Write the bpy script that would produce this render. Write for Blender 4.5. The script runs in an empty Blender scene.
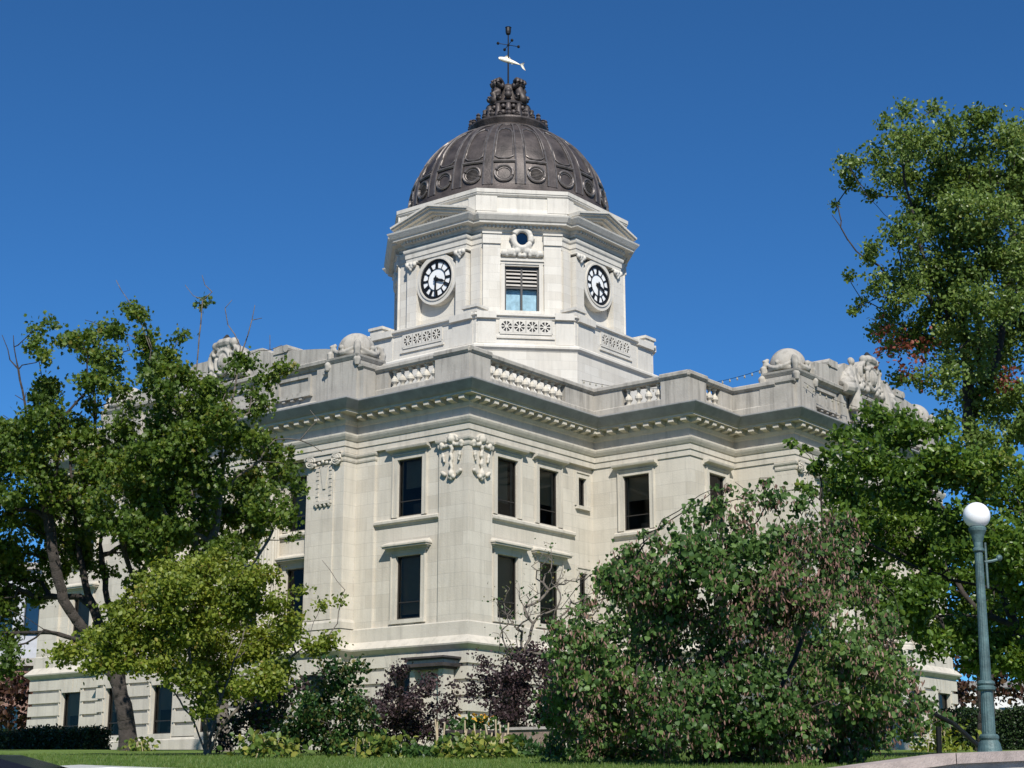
import bpy, bmesh, math, random
import numpy as np
from mathutils import Vector, Matrix
R = math.radians
PI = math.pi
scene = bpy.context.scene
COL = scene.collection
ZO = 1.45                       # eye height above the street; heights below are given relative to the eye
CAMP = (38.3003, -46.1854)
F = 1600.0; YAW = 0.6646; PITCH = 0.2549
CX, CY = -13.2, 19.2            # centre of the courthouse
_d = np.array([-math.sin(YAW)*math.cos(PITCH), math.cos(YAW)*math.cos(PITCH), math.sin(PITCH)])
_r = np.array([math.cos(YAW), math.sin(YAW), 0.0]); _u = np.cross(_r, _d)
HD = np.array([-math.sin(YAW), math.cos(YAW)])
def at(px, py, dep):            # a measured picture point at a chosen distance -> place
    v = _d + _r*(px-512)/F - _u*(py-384)/F
    return np.array([CAMP[0], CAMP[1], 0.0]) + v*dep
def depth_of(x, y):
    return (x-CAMP[0])*HD[0] + (y-CAMP[1])*HD[1]
def lawn_z(x, y):
    t = depth_of(x, y)
    return min(1.85, max(0.02, 0.17 + (t-19)*0.040))

# ------------------------------------------------------------------ materials
def new_mat(name):
    m = bpy.data.materials.new(name); m.use_nodes = True
    nt = m.node_tree; b = nt.nodes['Principled BSDF']
    return m, nt, b
def N(nt, t, **kw):
    n = nt.nodes.new(t)
    for k, v in kw.items():
        if k in n.inputs: n.inputs[k].default_value = v
        else: setattr(n, k, v)
    return n
def simple(name, col, rough=.7, metal=0, var=.12, scale=3.0, bump=0.0, bscale=40, spec=.5):
    m, nt, b = new_mat(name)
    tc = N(nt, 'ShaderNodeTexCoord')
    no = N(nt, 'ShaderNodeTexNoise', Scale=scale, Detail=6.0, Roughness=.6)
    nt.links.new(tc.outputs['Object'], no.inputs['Vector'])
    cr = N(nt, 'ShaderNodeValToRGB')
    cr.color_ramp.elements[0].position = .3; cr.color_ramp.elements[1].position = .7
    cr.color_ramp.elements[0].color = tuple(c*(1-var) for c in col)+(1,)
    cr.color_ramp.elements[1].color = tuple(min(1, c*(1+var)) for c in col)+(1,)
    nt.links.new(no.outputs['Fac'], cr.inputs['Fac']); nt.links.new(cr.outputs['Color'], b.inputs['Base Color'])
    b.inputs['Roughness'].default_value = rough; b.inputs['Metallic'].default_value = metal
    b.inputs['Specular IOR Level'].default_value = spec
    if bump:
        n2 = N(nt, 'ShaderNodeTexNoise', Scale=bscale, Detail=5.0)
        nt.links.new(tc.outputs['Object'], n2.inputs['Vector'])
        bp = N(nt, 'ShaderNodeBump', Strength=bump, Distance=.05)
        nt.links.new(n2.outputs['Fac'], bp.inputs['Height']); nt.links.new(bp.outputs['Normal'], b.inputs['Normal'])
    return m
def stone(name, col, joints=True, stain=.35, course=.42, block=1.15):
    m, nt, b = new_mat(name); L = nt.links.new
    tc = N(nt, 'ShaderNodeTexCoord')
    sp = N(nt, 'ShaderNodeSeparateXYZ'); L(tc.outputs['Object'], sp.inputs[0])
    ad = N(nt, 'ShaderNodeMath', operation='ADD'); L(sp.outputs['X'], ad.inputs[0]); L(sp.outputs['Y'], ad.inputs[1])
    cb = N(nt, 'ShaderNodeCombineXYZ'); L(ad.outputs[0], cb.inputs['X']); L(sp.outputs['Z'], cb.inputs['Y'])
    if joints:
        br = N(nt, 'ShaderNodeTexBrick', Scale=1.0)
        br.inputs['Color1'].default_value = tuple(c*1.05 for c in col)+(1,)
        br.inputs['Color2'].default_value = (col[0]*.90, col[1]*.885, col[2]*.865, 1)
        br.inputs['Mortar'].default_value = tuple(c*.80 for c in col)+(1,)
        br.inputs['Mortar Size'].default_value = .008
        br.inputs['Mortar Smooth'].default_value = .2
        br.inputs['Bias'].default_value = -.25
        br.inputs['Brick Width'].default_value = block; br.inputs['Row Height'].default_value = course
        L(cb.outputs[0], br.inputs['Vector']); base = br.outputs['Color']
    else:
        rg = N(nt, 'ShaderNodeRGB'); rg.outputs[0].default_value = col+(1,); base = rg.outputs[0]
    n1 = N(nt, 'ShaderNodeTexNoise', Scale=.9, Detail=7.0, Roughness=.65); L(tc.outputs['Object'], n1.inputs['Vector'])
    # rain streaks: noise stretched vertically
    mp = N(nt, 'ShaderNodeMapping'); mp.inputs['Scale'].default_value = (2.6, 2.6, .22)
    L(tc.outputs['Object'], mp.inputs['Vector'])
    n2 = N(nt, 'ShaderNodeTexNoise', Scale=1.6, Detail=6.0, Roughness=.62); L(mp.outputs[0], n2.inputs['Vector'])
    r1 = N(nt, 'ShaderNodeMapRange'); r1.inputs['From Min'].default_value = .35; r1.inputs['From Max'].default_value = .75
    r1.inputs['To Min'].default_value = 1.06; r1.inputs['To Max'].default_value = 1-.45*stain
    L(n1.outputs['Fac'], r1.inputs['Value'])
    r2 = N(nt, 'ShaderNodeMapRange'); r2.inputs['From Min'].default_value = .48; r2.inputs['From Max'].default_value = .78
    r2.inputs['To Min'].default_value = 1.0; r2.inputs['To Max'].default_value = 1-stain
    L(n2.outputs['Fac'], r2.inputs['Value'])
    mu = N(nt, 'ShaderNodeMath', operation='MULTIPLY'); L(r1.outputs[0], mu.inputs[0]); L(r2.outputs[0], mu.inputs[1])
    mx = N(nt, 'ShaderNodeVectorMath', operation='SCALE'); L(base, mx.inputs[0]); L(mu.outputs[0], mx.inputs['Scale'])
    L(mx.outputs[0], b.inputs['Base Color'])
    b.inputs['Roughness'].default_value = .88; b.inputs['Specular IOR Level'].default_value = .25
    n3 = N(nt, 'ShaderNodeTexNoise', Scale=14.0, Detail=6.0); L(tc.outputs['Object'], n3.inputs['Vector'])
    bp = N(nt, 'ShaderNodeBump', Strength=.25, Distance=.03); L(n3.outputs['Fac'], bp.inputs['Height']); L(bp.outputs['Normal'], b.inputs['Normal'])
    return m
def leaf_mat(name, stops, trans=.35, rough=.45, spec=.35):
    m, nt, b = new_mat(name); L = nt.links.new
    a = N(nt, 'ShaderNodeAttribute', attribute_name='lv')
    cr = N(nt, 'ShaderNodeValToRGB'); els = cr.color_ramp.elements
    while len(els) < len(stops): els.new(.5)
    for e, (p, c) in zip(els, stops): e.position = p; e.color = c+(1,)
    L(a.outputs['Fac'], cr.inputs['Fac']); L(cr.outputs['Color'], b.inputs['Base Color'])
    b.inputs['Roughness'].default_value = rough; b.inputs['Specular IOR Level'].default_value = spec
    tr = N(nt, 'ShaderNodeBsdfTranslucent')
    hs = N(nt, 'ShaderNodeHueSaturation', Saturation=1.1, Value=1.35); hs.inputs['Hue'].default_value = .485
    L(cr.outputs['Color'], hs.inputs['Color']); L(hs.outputs[0], tr.inputs['Color'])
    mx = N(nt, 'ShaderNodeMixShader'); mx.inputs[0].default_value = trans
    L(b.outputs[0], mx.inputs[1]); L(tr.outputs[0], mx.inputs[2])
    L(mx.outputs[0], nt.nodes['Material Output'].inputs['Surface'])
    return m

STONE = (.52, .482, .41)
M = {}
M['ashlar'] = stone('limestone_ashlar', STONE, True, .20, .52, 1.25)
M['plain'] = stone('limestone_plain', STONE, False, .26)
M['tower'] = stone('limestone_tower', (.565, .535, .475), True, .14, .45, 1.2)
M['towerp'] = stone('limestone_tower_plain', (.565, .535, .475), False, .22)
M['weathered'] = stone('limestone_weathered', (.40, .375, .33), False, .55)
M['shaded_cyma'] = simple('shaded_stained_stone', (.27,.27,.265), .8, 0, .2, 2)  # cornice cyma: mostly shade painted in as darker stone, with some staining
M['roof'] = simple('roof_membrane', (.22, .21, .2), .9)
M['bronze'] = simple('dark_bronze', (.068, .056, .051), .54, .3, .6, 1.1, .3, 9)
M['bronze_l'] = simple('worn_highlight_bronze', (.16, .142, .13), .45, .5, .4, 3)  # lighter weathered bronze; edge highlights of ribs and panels painted into the colour
M['iron'] = simple('black_iron', (.012, .012, .013), .5, .3)
M['white'] = simple('white_enamel', (.82, .82, .80), .45, 0, .04)
M['sash'] = simple('dark_sash', (.03, .026, .022), .45)
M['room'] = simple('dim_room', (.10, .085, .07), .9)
M['blind'] = simple('beige_blind', (.20, .165, .115), .9, 0, .1, 2)
M['curtain'] = simple('blue_curtain', (.42, .58, .66), .8, 0, .3, 2.5)
M['slat'] = simple('louvre_slat', (.42, .39, .35), .7)
M['fish'] = simple('gilded_fish', (.72, .66, .52), .4, .2, .15, 8)
M['bark'] = simple('grey_bark', (.13, .11, .09), .95, 0, .4, 5, .8, 14)
M['bark_d'] = simple('dark_bark', (.038, .031, .026), .95, 0, .4, 5, .8, 14)
M['lamp'] = simple('green_lamp_paint', (.068, .118, .118), .55, .1, .45, 5, .15, 30)
M['globe'] = simple('milk_glass', (.86, .86, .85), .12, 0, .02)
M['concrete'] = simple('concrete', (.36, .33, .30), .9, 0, .2, 2, .3, 30)
M['coping'] = simple('pinkish_coping', (.36, .30, .27), .85, 0, .25, 3, .3, 30)
M['asphalt'] = simple('asphalt', (.05, .05, .052), .9, 0, .25, 2, .3, 60)
M['mulch'] = simple('mulch', (.07, .05, .035), .95, 0, .4, 6, .6, 30)
M['brown_stone'] = simple('brown_stone', (.20, .15, .12), .9, 0, .3, 3, .4, 12)
M['wood_d'] = simple('dark_wood', (.045, .035, .03), .8, 0, .3, 6)
M['straw'] = simple('dry_straw', (.42, .34, .22), .85, 0, .25, 9)
M['wall_w'] = simple('white_siding', (.62, .62, .60), .8, 0, .06)
M['wall_g'] = simple('grey_panel', (.42, .43, .45), .7, 0, .08)
M['carb'] = simple('black_paint', (.012, .013, .018), .18, .2, .1)
M['carw'] = simple('white_paint', (.75, .75, .75), .2, 0, .03)
M['carblue'] = simple('dark_blue_paint', (.02, .025, .07), .2, .2, .1)
M['rubber'] = simple('rubber', (.02, .02, .02), .9)
M['chrome'] = simple('alloy', (.5, .5, .5), .3, .9)
M['red'] = simple('red_lens', (.35, .02, .02), .2)
M['bulb'] = simple('clear_bulb', (.30, .28, .22), .3)
def brick_mat():
    m, nt, b = new_mat('red_brick'); L = nt.links.new
    tc = N(nt, 'ShaderNodeTexCoord'); sp = N(nt, 'ShaderNodeSeparateXYZ'); L(tc.outputs['Object'], sp.inputs[0])
    ad = N(nt, 'ShaderNodeMath', operation='ADD'); L(sp.outputs['X'], ad.inputs[0]); L(sp.outputs['Y'], ad.inputs[1])
    cb = N(nt, 'ShaderNodeCombineXYZ'); L(ad.outputs[0], cb.inputs['X']); L(sp.outputs['Z'], cb.inputs['Y'])
    br = N(nt, 'ShaderNodeTexBrick', Scale=1.0)
    br.inputs['Color1'].default_value = (.22, .085, .055, 1); br.inputs['Color2'].default_value = (.16, .06, .045, 1)
    br.inputs['Mortar'].default_value = (.3, .26, .22, 1); br.inputs['Mortar Size'].default_value = .01
    br.inputs['Brick Width'].default_value = .22; br.inputs['Row Height'].default_value = .075
    L(cb.outputs[0], br.inputs['Vector']); L(br.outputs['Color'], b.inputs['Base Color']); b.inputs['Roughness'].default_value = .9
    return m
M['brick'] = brick_mat()
def glass_mat(name, tint, t):
    m, nt, b = new_mat(name); L = nt.links.new
    nt.nodes.remove(b)
    tr = N(nt, 'ShaderNodeBsdfTransparent'); tr.inputs[0].default_value = tint+(1,)
    gl = N(nt, 'ShaderNodeBsdfGlossy', Roughness=.03); gl.inputs[0].default_value = (.9, .9, .9, 1)
    tc = N(nt, 'ShaderNodeTexCoord'); no = N(nt, 'ShaderNodeTexNoise', Scale=.8); L(tc.outputs['Object'], no.inputs['Vector'])
    bp = N(nt, 'ShaderNodeBump', Strength=.05, Distance=.3); L(no.outputs['Fac'], bp.inputs['Height']); L(bp.outputs['Normal'], gl.inputs['Normal'])
    fr = N(nt, 'ShaderNodeFresnel', IOR=t); L(bp.outputs['Normal'], fr.inputs['Normal'])
    mx = N(nt, 'ShaderNodeMixShader'); L(fr.outputs[0], mx.inputs[0]); L(tr.outputs[0], mx.inputs[1]); L(gl.outputs[0], mx.inputs[2])
    L(mx.outputs[0], nt.nodes['Material Output'].inputs['Surface'])
    return m
M['glass'] = glass_mat('window_glass', (.78, .75, .69), 1.28)
M['glass_b'] = glass_mat('bluish_glass', (.5, .6, .7), 1.9)
M['glass_c'] = glass_mat('clear_glass', (.85, .9, .92), 1.35)
def lawn_mat():
    m, nt, b = new_mat('lawn_grass'); L = nt.links.new
    tc = N(nt, 'ShaderNodeTexCoord')
    n1 = N(nt, 'ShaderNodeTexNoise', Scale=.5, Detail=5.0); n2 = N(nt, 'ShaderNodeTexNoise', Scale=18.0, Detail=6.0)
    for n in (n1, n2): L(tc.outputs['Object'], n.inputs['Vector'])
    ad = N(nt, 'ShaderNodeMath', operation='ADD'); L(n1.outputs['Fac'], ad.inputs[0]); L(n2.outputs['Fac'], ad.inputs[1])
    cr = N(nt, 'ShaderNodeValToRGB'); e = cr.color_ramp.elements
    e[0].position = .75; e[0].color = (.055, .105, .018, 1); e[1].position = 1.25/1.3; e[1].color = (.115, .175, .035, 1)
    L(ad.outputs[0], cr.inputs['Fac']); L(cr.outputs[0], b.inputs['Base Color'])
    bp = N(nt, 'ShaderNodeBump', Strength=.8, Distance=.06); L(n2.outputs['Fac'], bp.inputs['Height']); L(bp.outputs['Normal'], b.inputs['Normal'])
    b.inputs['Roughness'].default_value = .8; b.inputs['Specular IOR Level'].default_value = .2
    return m
M['lawn'] = lawn_mat()

# ------------------------------------------------------------------ mesh helpers
class MB:
    def __init__(s): s.v = []; s.f = []; s.m = []
    def add(s, vs, fs, mi=0):
        o = len(s.v); s.v.extend([tuple(map(float, v)) for v in vs]); s.f.extend([tuple(i+o for i in f) for f in fs]); s.m.extend([mi]*len(fs)); return s
    def quad(s, a, b, c, d, mi=0): return s.add([a, b, c, d], [(0, 1, 2, 3)], mi)
    def box(s, x0, x1, y0, y1, z0, z1, mi=0):
        vs = [(x0,y0,z0),(x1,y0,z0),(x1,y1,z0),(x0,y1,z0),(x0,y0,z1),(x1,y0,z1),(x1,y1,z1),(x0,y1,z1)]
        return s.add(vs, [(3,2,1,0),(4,5,6,7),(0,1,5,4),(1,2,6,5),(2,3,7,6),(3,0,4,7)], mi)
    def fbox(s, fr, u0, u1, n0, n1, z0, z1, mi=0):
        vs = [fr(u,n,z) for z in (z0,z1) for (u,n) in ((u0,n1),(u1,n1),(u1,n0),(u0,n0))]
        return s.add(vs, [(3,2,1,0),(4,5,6,7),(0,1,5,4),(1,2,6,5),(2,3,7,6),(3,0,4,7)], mi)
    def prism(s, pts, z0, z1, mi=0):
        n = len(pts); vs = [(x,y,z0) for x,y in pts]+[(x,y,z1) for x,y in pts]
        return s.add(vs, [tuple(range(n-1,-1,-1)), tuple(range(n,2*n))]+[(i,(i+1)%n,(i+1)%n+n,i+n) for i in range(n)], mi)
    def fprism(s, fr, pts, n0, n1, mi=0):          # pts in (u,z), extruded along n
        k = len(pts); vs = [fr(u,n1,z) for u,z in pts]+[fr(u,n0,z) for u,z in pts]
        return s.add(vs, [tuple(range(k)), tuple(range(2*k-1,k-1,-1))]+[((i+1)%k,i,i+k,(i+1)%k+k) for i in range(k)], mi)
    def lathe(s, prof, c=(0,0,0), seg=16, mi=0, fr=None, axis='z'):
        vs = []; n = len(prof)
        for r, z in prof:
            for k in range(seg):
                a = 2*PI*k/seg
                if axis == 'z': p = (c[0]+r*math.cos(a), c[1]+r*math.sin(a), c[2]+z)
                else: p = (c[0]+r*math.cos(a), c[1]+z, c[2]+r*math.sin(a))
                vs.append(fr(*p) if fr else p)
        fs = [(i*seg+k, i*seg+(k+1)%seg, (i+1)*seg+(k+1)%seg, (i+1)*seg+k) for i in range(n-1) for k in range(seg)]
        fs.append(tuple(range(seg-1,-1,-1))); fs.append(tuple((n-1)*seg+k for k in range(seg)))
        return s.add(vs, fs, mi)
    def tube(s, pts, r, seg=6, mi=0, closed=False):
        P = [np.array(p, float) for p in pts]; n = len(P)
        rr = r if hasattr(r, '__len__') else [r]*n
        vs = []
        for i in range(n):
            a = P[(i-1) % n] if (closed or i > 0) else P[i]; b = P[(i+1) % n] if (closed or i < n-1) else P[i]
            t = b-a; t /= (np.linalg.norm(t)+1e-9)
            h = np.array([0,0,1.]) if abs(t[2]) < .9 else np.array([1.,0,0])
            x = np.cross(t, h); x /= np.linalg.norm(x); y = np.cross(t, x)
            for k in range(seg):
                an = 2*PI*k/seg; vs.append(P[i]+rr[i]*(x*math.cos(an)+y*math.sin(an)))
        m = n if closed else n-1
        fs = [(i*seg+k, i*seg+(k+1)%seg, ((i+1)%n)*seg+(k+1)%seg, ((i+1)%n)*seg+k) for i in range(m) for k in range(seg)]
        if not closed: fs += [tuple(range(seg-1,-1,-1)), tuple((n-1)*seg+k for k in range(seg))]
        return s.add(vs, fs, mi)
    def ball(s, c, r, seg=10, rings=7, mi=0):
        rx, ry, rz = r if hasattr(r, '__len__') else (r, r, r)
        vs = [(c[0], c[1], c[2]-rz)]
        for i in range(1, rings):
            t = -PI/2+PI*i/rings
            for k in range(seg):
                a = 2*PI*k/seg; vs.append((c[0]+rx*math.cos(t)*math.cos(a), c[1]+ry*math.cos(t)*math.sin(a), c[2]+rz*math.sin(t)))
        vs.append((c[0], c[1], c[2]+rz)); top = len(vs)-1
        fs = [(0, 1+(k+1)%seg, 1+k) for k in range(seg)]
        for i in range(rings-2):
            for k in range(seg): fs.append((1+i*seg+k, 1+i*seg+(k+1)%seg, 1+(i+1)*seg+(k+1)%seg, 1+(i+1)*seg+k))
        o = 1+(rings-2)*seg
        fs += [(o+k, o+(k+1)%seg, top) for k in range(seg)]
        return s.add(vs, fs, mi)
    def sweep(s, path, prof, closed=False, mi=0, caps=True):   # path CCW in plan; +p is to the right (outward)
        n = len(path); P = [np.array(p, float) for p in path]; k = len(prof); vs = []
        for i in range(n):
            def nrm(a, b):
                t = b-a; t /= np.linalg.norm(t); return np.array([t[1], -t[0]])
            n1 = nrm(P[i-1], P[i]) if (closed or i > 0) else None
            n2 = nrm(P[i], P[(i+1)%n]) if (closed or i < n-1) else None
            if n1 is None: o = n2
            elif n2 is None: o = n1
            else: o = (n1+n2)/(1+n1@n2)
            for p, z in prof: vs.append((P[i][0]+o[0]*p, P[i][1]+o[1]*p, z))
        m = n if closed else n-1
        fs = [(i*k+j, ((i+1)%n)*k+j, ((i+1)%n)*k+j+1, i*k+j+1) for i in range(m) for j in range(k-1)]
        if not closed and caps: fs += [tuple(range(k)), tuple((n-1)*k+j for j in range(k-1,-1,-1))]
        return s.add(vs, fs, mi)
    def wall(s, fr, u0, u1, z0, z1, ops, n=0., depth=.35, mi=0, rmi=None):
        us = sorted(set([u0,u1]+[o[0] for o in ops]+[o[1] for o in ops])); zs = sorted(set([z0,z1]+[o[2] for o in ops]+[o[3] for o in ops]))
        us = [u for u in us if u0-1e-6 <= u <= u1+1e-6]; zs = [z for z in zs if z0-1e-6 <= z <= z1+1e-6]
        for i in range(len(us)-1):
            for j in range(len(zs)-1):
                uc = (us[i]+us[i+1])/2; zc = (zs[j]+zs[j+1])/2
                if any(o[0] < uc < o[1] and o[2] < zc < o[3] for o in ops): continue
                s.quad(fr(us[i],n,zs[j]), fr(us[i+1],n,zs[j]), fr(us[i+1],n,zs[j+1]), fr(us[i],n,zs[j+1]), mi)
        r = mi if rmi is None else rmi
        for a, b, c, d in ops:
            for (p, q) in (((a,c),(b,c)), ((b,c),(b,d)), ((b,d),(a,d)), ((a,d),(a,c))):
                s.quad(fr(p[0],n,p[1]), fr(p[0],n-depth,p[1]), fr(q[0],n-depth,q[1]), fr(q[0],n,q[1]), r)
        return s
    def build(s, name, mats, parent=None, smooth=False, off=None):
        me = bpy.data.meshes.new(name)
        o = bpy.data.objects.new(name, me); COL.objects.link(o)
        base = np.array([0,0,-ZO])
        if parent is not None: base = np.array(WORLD[parent.name])+np.array([0,0,-ZO]); o.parent = parent
        if off is not None: base = np.array(off)+np.array([0,0,-ZO]) if parent is None else np.array(off)+np.array([0,0,-ZO])
        vs = [(v[0]-base[0], v[1]-base[1], v[2]-base[2]) for v in s.v]
        me.from_pydata(vs, [], s.f)
        for m in (mats if isinstance(mats, (list, tuple)) else [mats]): me.materials.append(m)
        me.polygons.foreach_set('material_index', s.m)
        if smooth: me.polygons.foreach_set('use_smooth', [True]*len(s.f))
        me.update()
        if off is not None and parent is not None:
            pw = np.array(WORLD[parent.name]); o.location = Vector(tuple(np.array(off)-pw))
            WORLD[o.name] = tuple(off)
        elif parent is None:
            o.location = Vector(tuple(off)) if off is not None else Vector((0,0,0))
            WORLD[o.name] = tuple(o.location)
        else: WORLD[o.name] = WORLD[parent.name]
        return o
WORLD = {}
def tag(o, label=None, cat=None, group=None, kind=None):
    if label: o['label'] = label
    if cat: o['category'] = cat
    if group: o['group'] = group
    if kind: o['kind'] = kind
    return o
def thing(name, label, cat, loc, group=None, rz=0):
    o = bpy.data.objects.new(name, None); COL.objects.link(o); o.empty_display_size = .3
    o.location = loc[0], loc[1], loc[2]+ZO
    WORLD[o.name] = tuple(o.location)
    return tag(o, label, cat, group)
def copy_tree(o, parent=None):
    c = o.copy(); COL.objects.link(c)
    if parent: c.parent = parent
    for ch in list(o.children): copy_tree(ch, c)
    return c
def frame(o, ang):              # outward normal direction angle in plan (0 = -Y, 90 = +X)
    n = np.array([math.sin(ang), -math.cos(ang)]); u = np.array([math.cos(ang), math.sin(ang)])
    def fr(a, b, z): return (o[0]+u[0]*a+n[0]*b, o[1]+u[1]*a+n[1]*b, z)
    return fr
def soften(o, w=.012):
    b = o.modifiers.new('bevel', 'BEVEL'); b.width = w; b.segments = 1; b.limit_method = 'ANGLE'; b.angle_limit = R(40)
def sculpt(o, vox=.05, it=3):   # melts overlapping lumps of one carving into one stone surface
    r = o.modifiers.new('remesh', 'REMESH'); r.mode = 'VOXEL'; r.voxel_size = vox; r.use_smooth_shade = True
    if it: s = o.modifiers.new('smooth', 'SMOOTH'); s.iterations = it; s.factor = .5

# ------------------------------------------------------------------ world, sun, camera
SUN_EL = R(42); sd = np.array([math.sin(R(47)), -math.cos(R(47))])      # towards the sun, in plan
world = bpy.data.worlds.new('World'); scene.world = world; world.use_nodes = True
wn = world.node_tree; bg = wn.nodes['Background']
sky = wn.nodes.new('ShaderNodeTexSky'); sky.sky_type = 'NISHITA'; sky.sun_disc = False
sky.sun_elevation = SUN_EL; sky.sun_rotation = math.atan2(sd[0], sd[1])
sky.altitude = 2500; sky.air_density = 1.0; sky.dust_density = 0.0; sky.ozone_density = 2.0
tint = wn.nodes.new('ShaderNodeMix'); tint.data_type = 'RGBA'; tint.blend_type = 'MULTIPLY'; tint.inputs[0].default_value = 1
tint.inputs[7].default_value = (.365, .885, 1.33, 1)
wn.links.new(sky.outputs[0], tint.inputs[6]); wn.links.new(tint.outputs[2], bg.inputs[0]); bg.inputs[1].default_value = .075
sl = bpy.data.lights.new('sun', 'SUN'); sl.energy = 5.0; sl.angle = R(.53); sl.color = (1, .955, .88)
so = bpy.data.objects.new('sun', sl); COL.objects.link(so)
so.rotation_euler = Vector((sd[0]*math.cos(SUN_EL), sd[1]*math.cos(SUN_EL), math.sin(SUN_EL))).to_track_quat('Z', 'Y').to_euler()
so.location = (60, -60, 60)
cam = bpy.data.cameras.new('camera'); co = bpy.data.objects.new('camera', cam); COL.objects.link(co)
cam.sensor_width = 36; cam.lens = 36*F/1024; cam.clip_end = 6000; cam.clip_start = .1
co.location = (CAMP[0], CAMP[1], ZO); co.rotation_euler = (PI/2+PITCH, 0, YAW); scene.camera = co
scene.view_settings.view_transform = 'Standard'; scene.view_settings.look = 'None'
scene.view_settings.exposure = .25; scene.view_settings.gamma = 1
scene.cycles.max_bounces = 6; scene.cycles.transparent_max_bounces = 12

# ------------------------------------------------------------------ ground
def sheet(name, pts, z, m, kind='structure'):
    mb = MB(); mb.add([(x,y,z) for x,y in pts], [tuple(range(len(pts)))])
    return tag(mb.build(name, m), kind=kind)
G0 = -ZO
S = 1500
sheet('ground', [(-S,-S),(S,-S),(S,S),(-S,S)], G0-.004, M['mulch'])
sheet('street', [(-400,-60),(400,-60),(400,-41.5),(42,-41.5),(42,300),(32.5,300),(32.5,-22),(31,-27),(28,-33),(23.5,-38.5),(18,-41.5),(-400,-41.5)], G0, M['asphalt'])
edge = [(-58,-37.0),(12,-37.0)]
for k in range(9):
    a = R(-90+k*90/8); edge.append((14.5+15*math.cos(a), -22+15*math.sin(a)))
edge += [(29.5, 78), (-58, 78)]
# sidewalk with kerb
so_ = [(-58,-41.3),(16.5,-41.3)]
for k in range(9):
    a = R(-90+k*90/8); so_.append((16.5+15.9*math.cos(a), -25.4+15.9*math.sin(a)))
so_ += [(32.4,78),(-58,78)]
mb = MB(); mb.prism(so_, G0-.02, G0+.14); tag(mb.build('sidewalk', M['concrete']), kind='structure')
# lawn: triangulated sloping sheet (grid clipped to the edge by bmesh)
bm = bmesh.new()
bm.faces.new([bm.verts.new((x,y,0)) for x,y in edge])
for v, rng in ((0, range(-56, 30, 3)), (1, range(-35, 78, 3))):
    for t in rng:
        co_ = (t+.37,0,0) if v == 0 else (0,t+.37,0); no_ = (1,0,0) if v == 0 else (0,1,0)
        bmesh.ops.bisect_plane(bm, geom=bm.verts[:]+bm.edges[:]+bm.faces[:], plane_co=co_, plane_no=no_)
for v in bm.verts: v.co.z = lawn_z(v.co.x, v.co.y)+ZO
me = bpy.data.meshes.new('lawn'); bm.to_mesh(me); bm.free(); me.materials.append(M['lawn'])
lawn = bpy.data.objects.new('lawn', me); COL.objects.link(lawn); tag(lawn, kind='structure')
# retaining wall with coping
rw = thing('retaining_wall', 'low stone retaining wall with pinkish coping along the lawn edge under the lamp post', 'wall', (28,-28,G0))
mb = MB(); cp = MB()
dense = []
for i in range(len(edge)):
    a = np.array(edge[i]); b_ = np.array(edge[(i+1)%len(edge)]); n_ = max(1, int(np.linalg.norm(b_-a)/2))
    for k in range(n_): dense.append(a+(b_-a)*k/n_)
nd = len(dense)
for i in range(nd):
    a, b_ = dense[i], dense[(i+1)%nd]; za, zb = lawn_z(*a), lawn_z(*b_)
    t = (b_-a)/np.linalg.norm(b_-a); o_ = np.array([t[1], -t[0]])
    mb.quad((*(a+o_*.02),G0), (*(b_+o_*.02),G0), (*(b_+o_*.02),zb), (*(a+o_*.02),za))
    q = [a+o_*.10, b_+o_*.10, b_-o_*.30, a-o_*.30]; zz = [za, zb, zb, za]
    ri = lambda p: .26*min(1, max(0, (p[1]+26.9)/2.2))
    ra, rb = ri(a), ri(b_)
    zz = [za+ra, zb+rb, zb+rb, za+ra]
    if ra+rb > 0: mb.quad((*(a+o_*.021),za-.1),(*(b_+o_*.021),zb-.1),(*(b_+o_*.021),zb+rb),(*(a+o_*.021),za+ra)); mb.quad((*(a-o_*.2),za-.1),(*(b_-o_*.2),zb-.1),(*(b_-o_*.2),zb+rb),(*(a-o_*.2),za+ra))
    cp.add([(*p, z-.05) for p, z in zip(q, zz)]+[(*p, z+.09) for p, z in zip(q, zz)], [(3,2,1,0),(4,5,6,7),(0,1,5,4),(2,3,7,6)])
mb.build('wall_face', M['concrete'], rw); cp.build('coping', M['coping'], rw)

# ------------------------------------------------------------------ courthouse
CH = thing('courthouse', 'white limestone courthouse with a clock tower under a dark ribbed dome', 'courthouse', (CX, CY, 1.6))
out = [(0,0),(0,8.35),(4.75,8.35),(4.75,11.9),(7.6,11.9),(7.6,26.5),(4.75,26.5),(4.75,30.05),(0,30.05),(0,38.4),
       (-26.4,38.4),(-26.4,30.05),(-31.15,30.05),(-31.15,26.5),(-34,26.5),(-34,11.9),(-31.15,11.9),(-31.15,8.35),(-26.4,8.35),(-26.4,0),
       (-20.5,0),(-20.5,-.7),(-5.9,-.7),(-5.9,0)]
fS = lambda y: frame((0,y), 0)           # faces -Y at Y=y, u = X
fE = lambda x: frame((x,0), PI/2)        # faces +X at X=x, u = Y
W = 1.30
up = lambda c: (c-W/2, c+W/2, 10.82, 13.10)
lo = lambda c: (c-W/2, c+W/2, 6.80, 9.25)
ba = lambda c: (c-W/2, c+W/2, 2.75, 4.80)
def both(cs): return [f(c) for c in cs for f in (up, lo)]
wl = MB()
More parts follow.
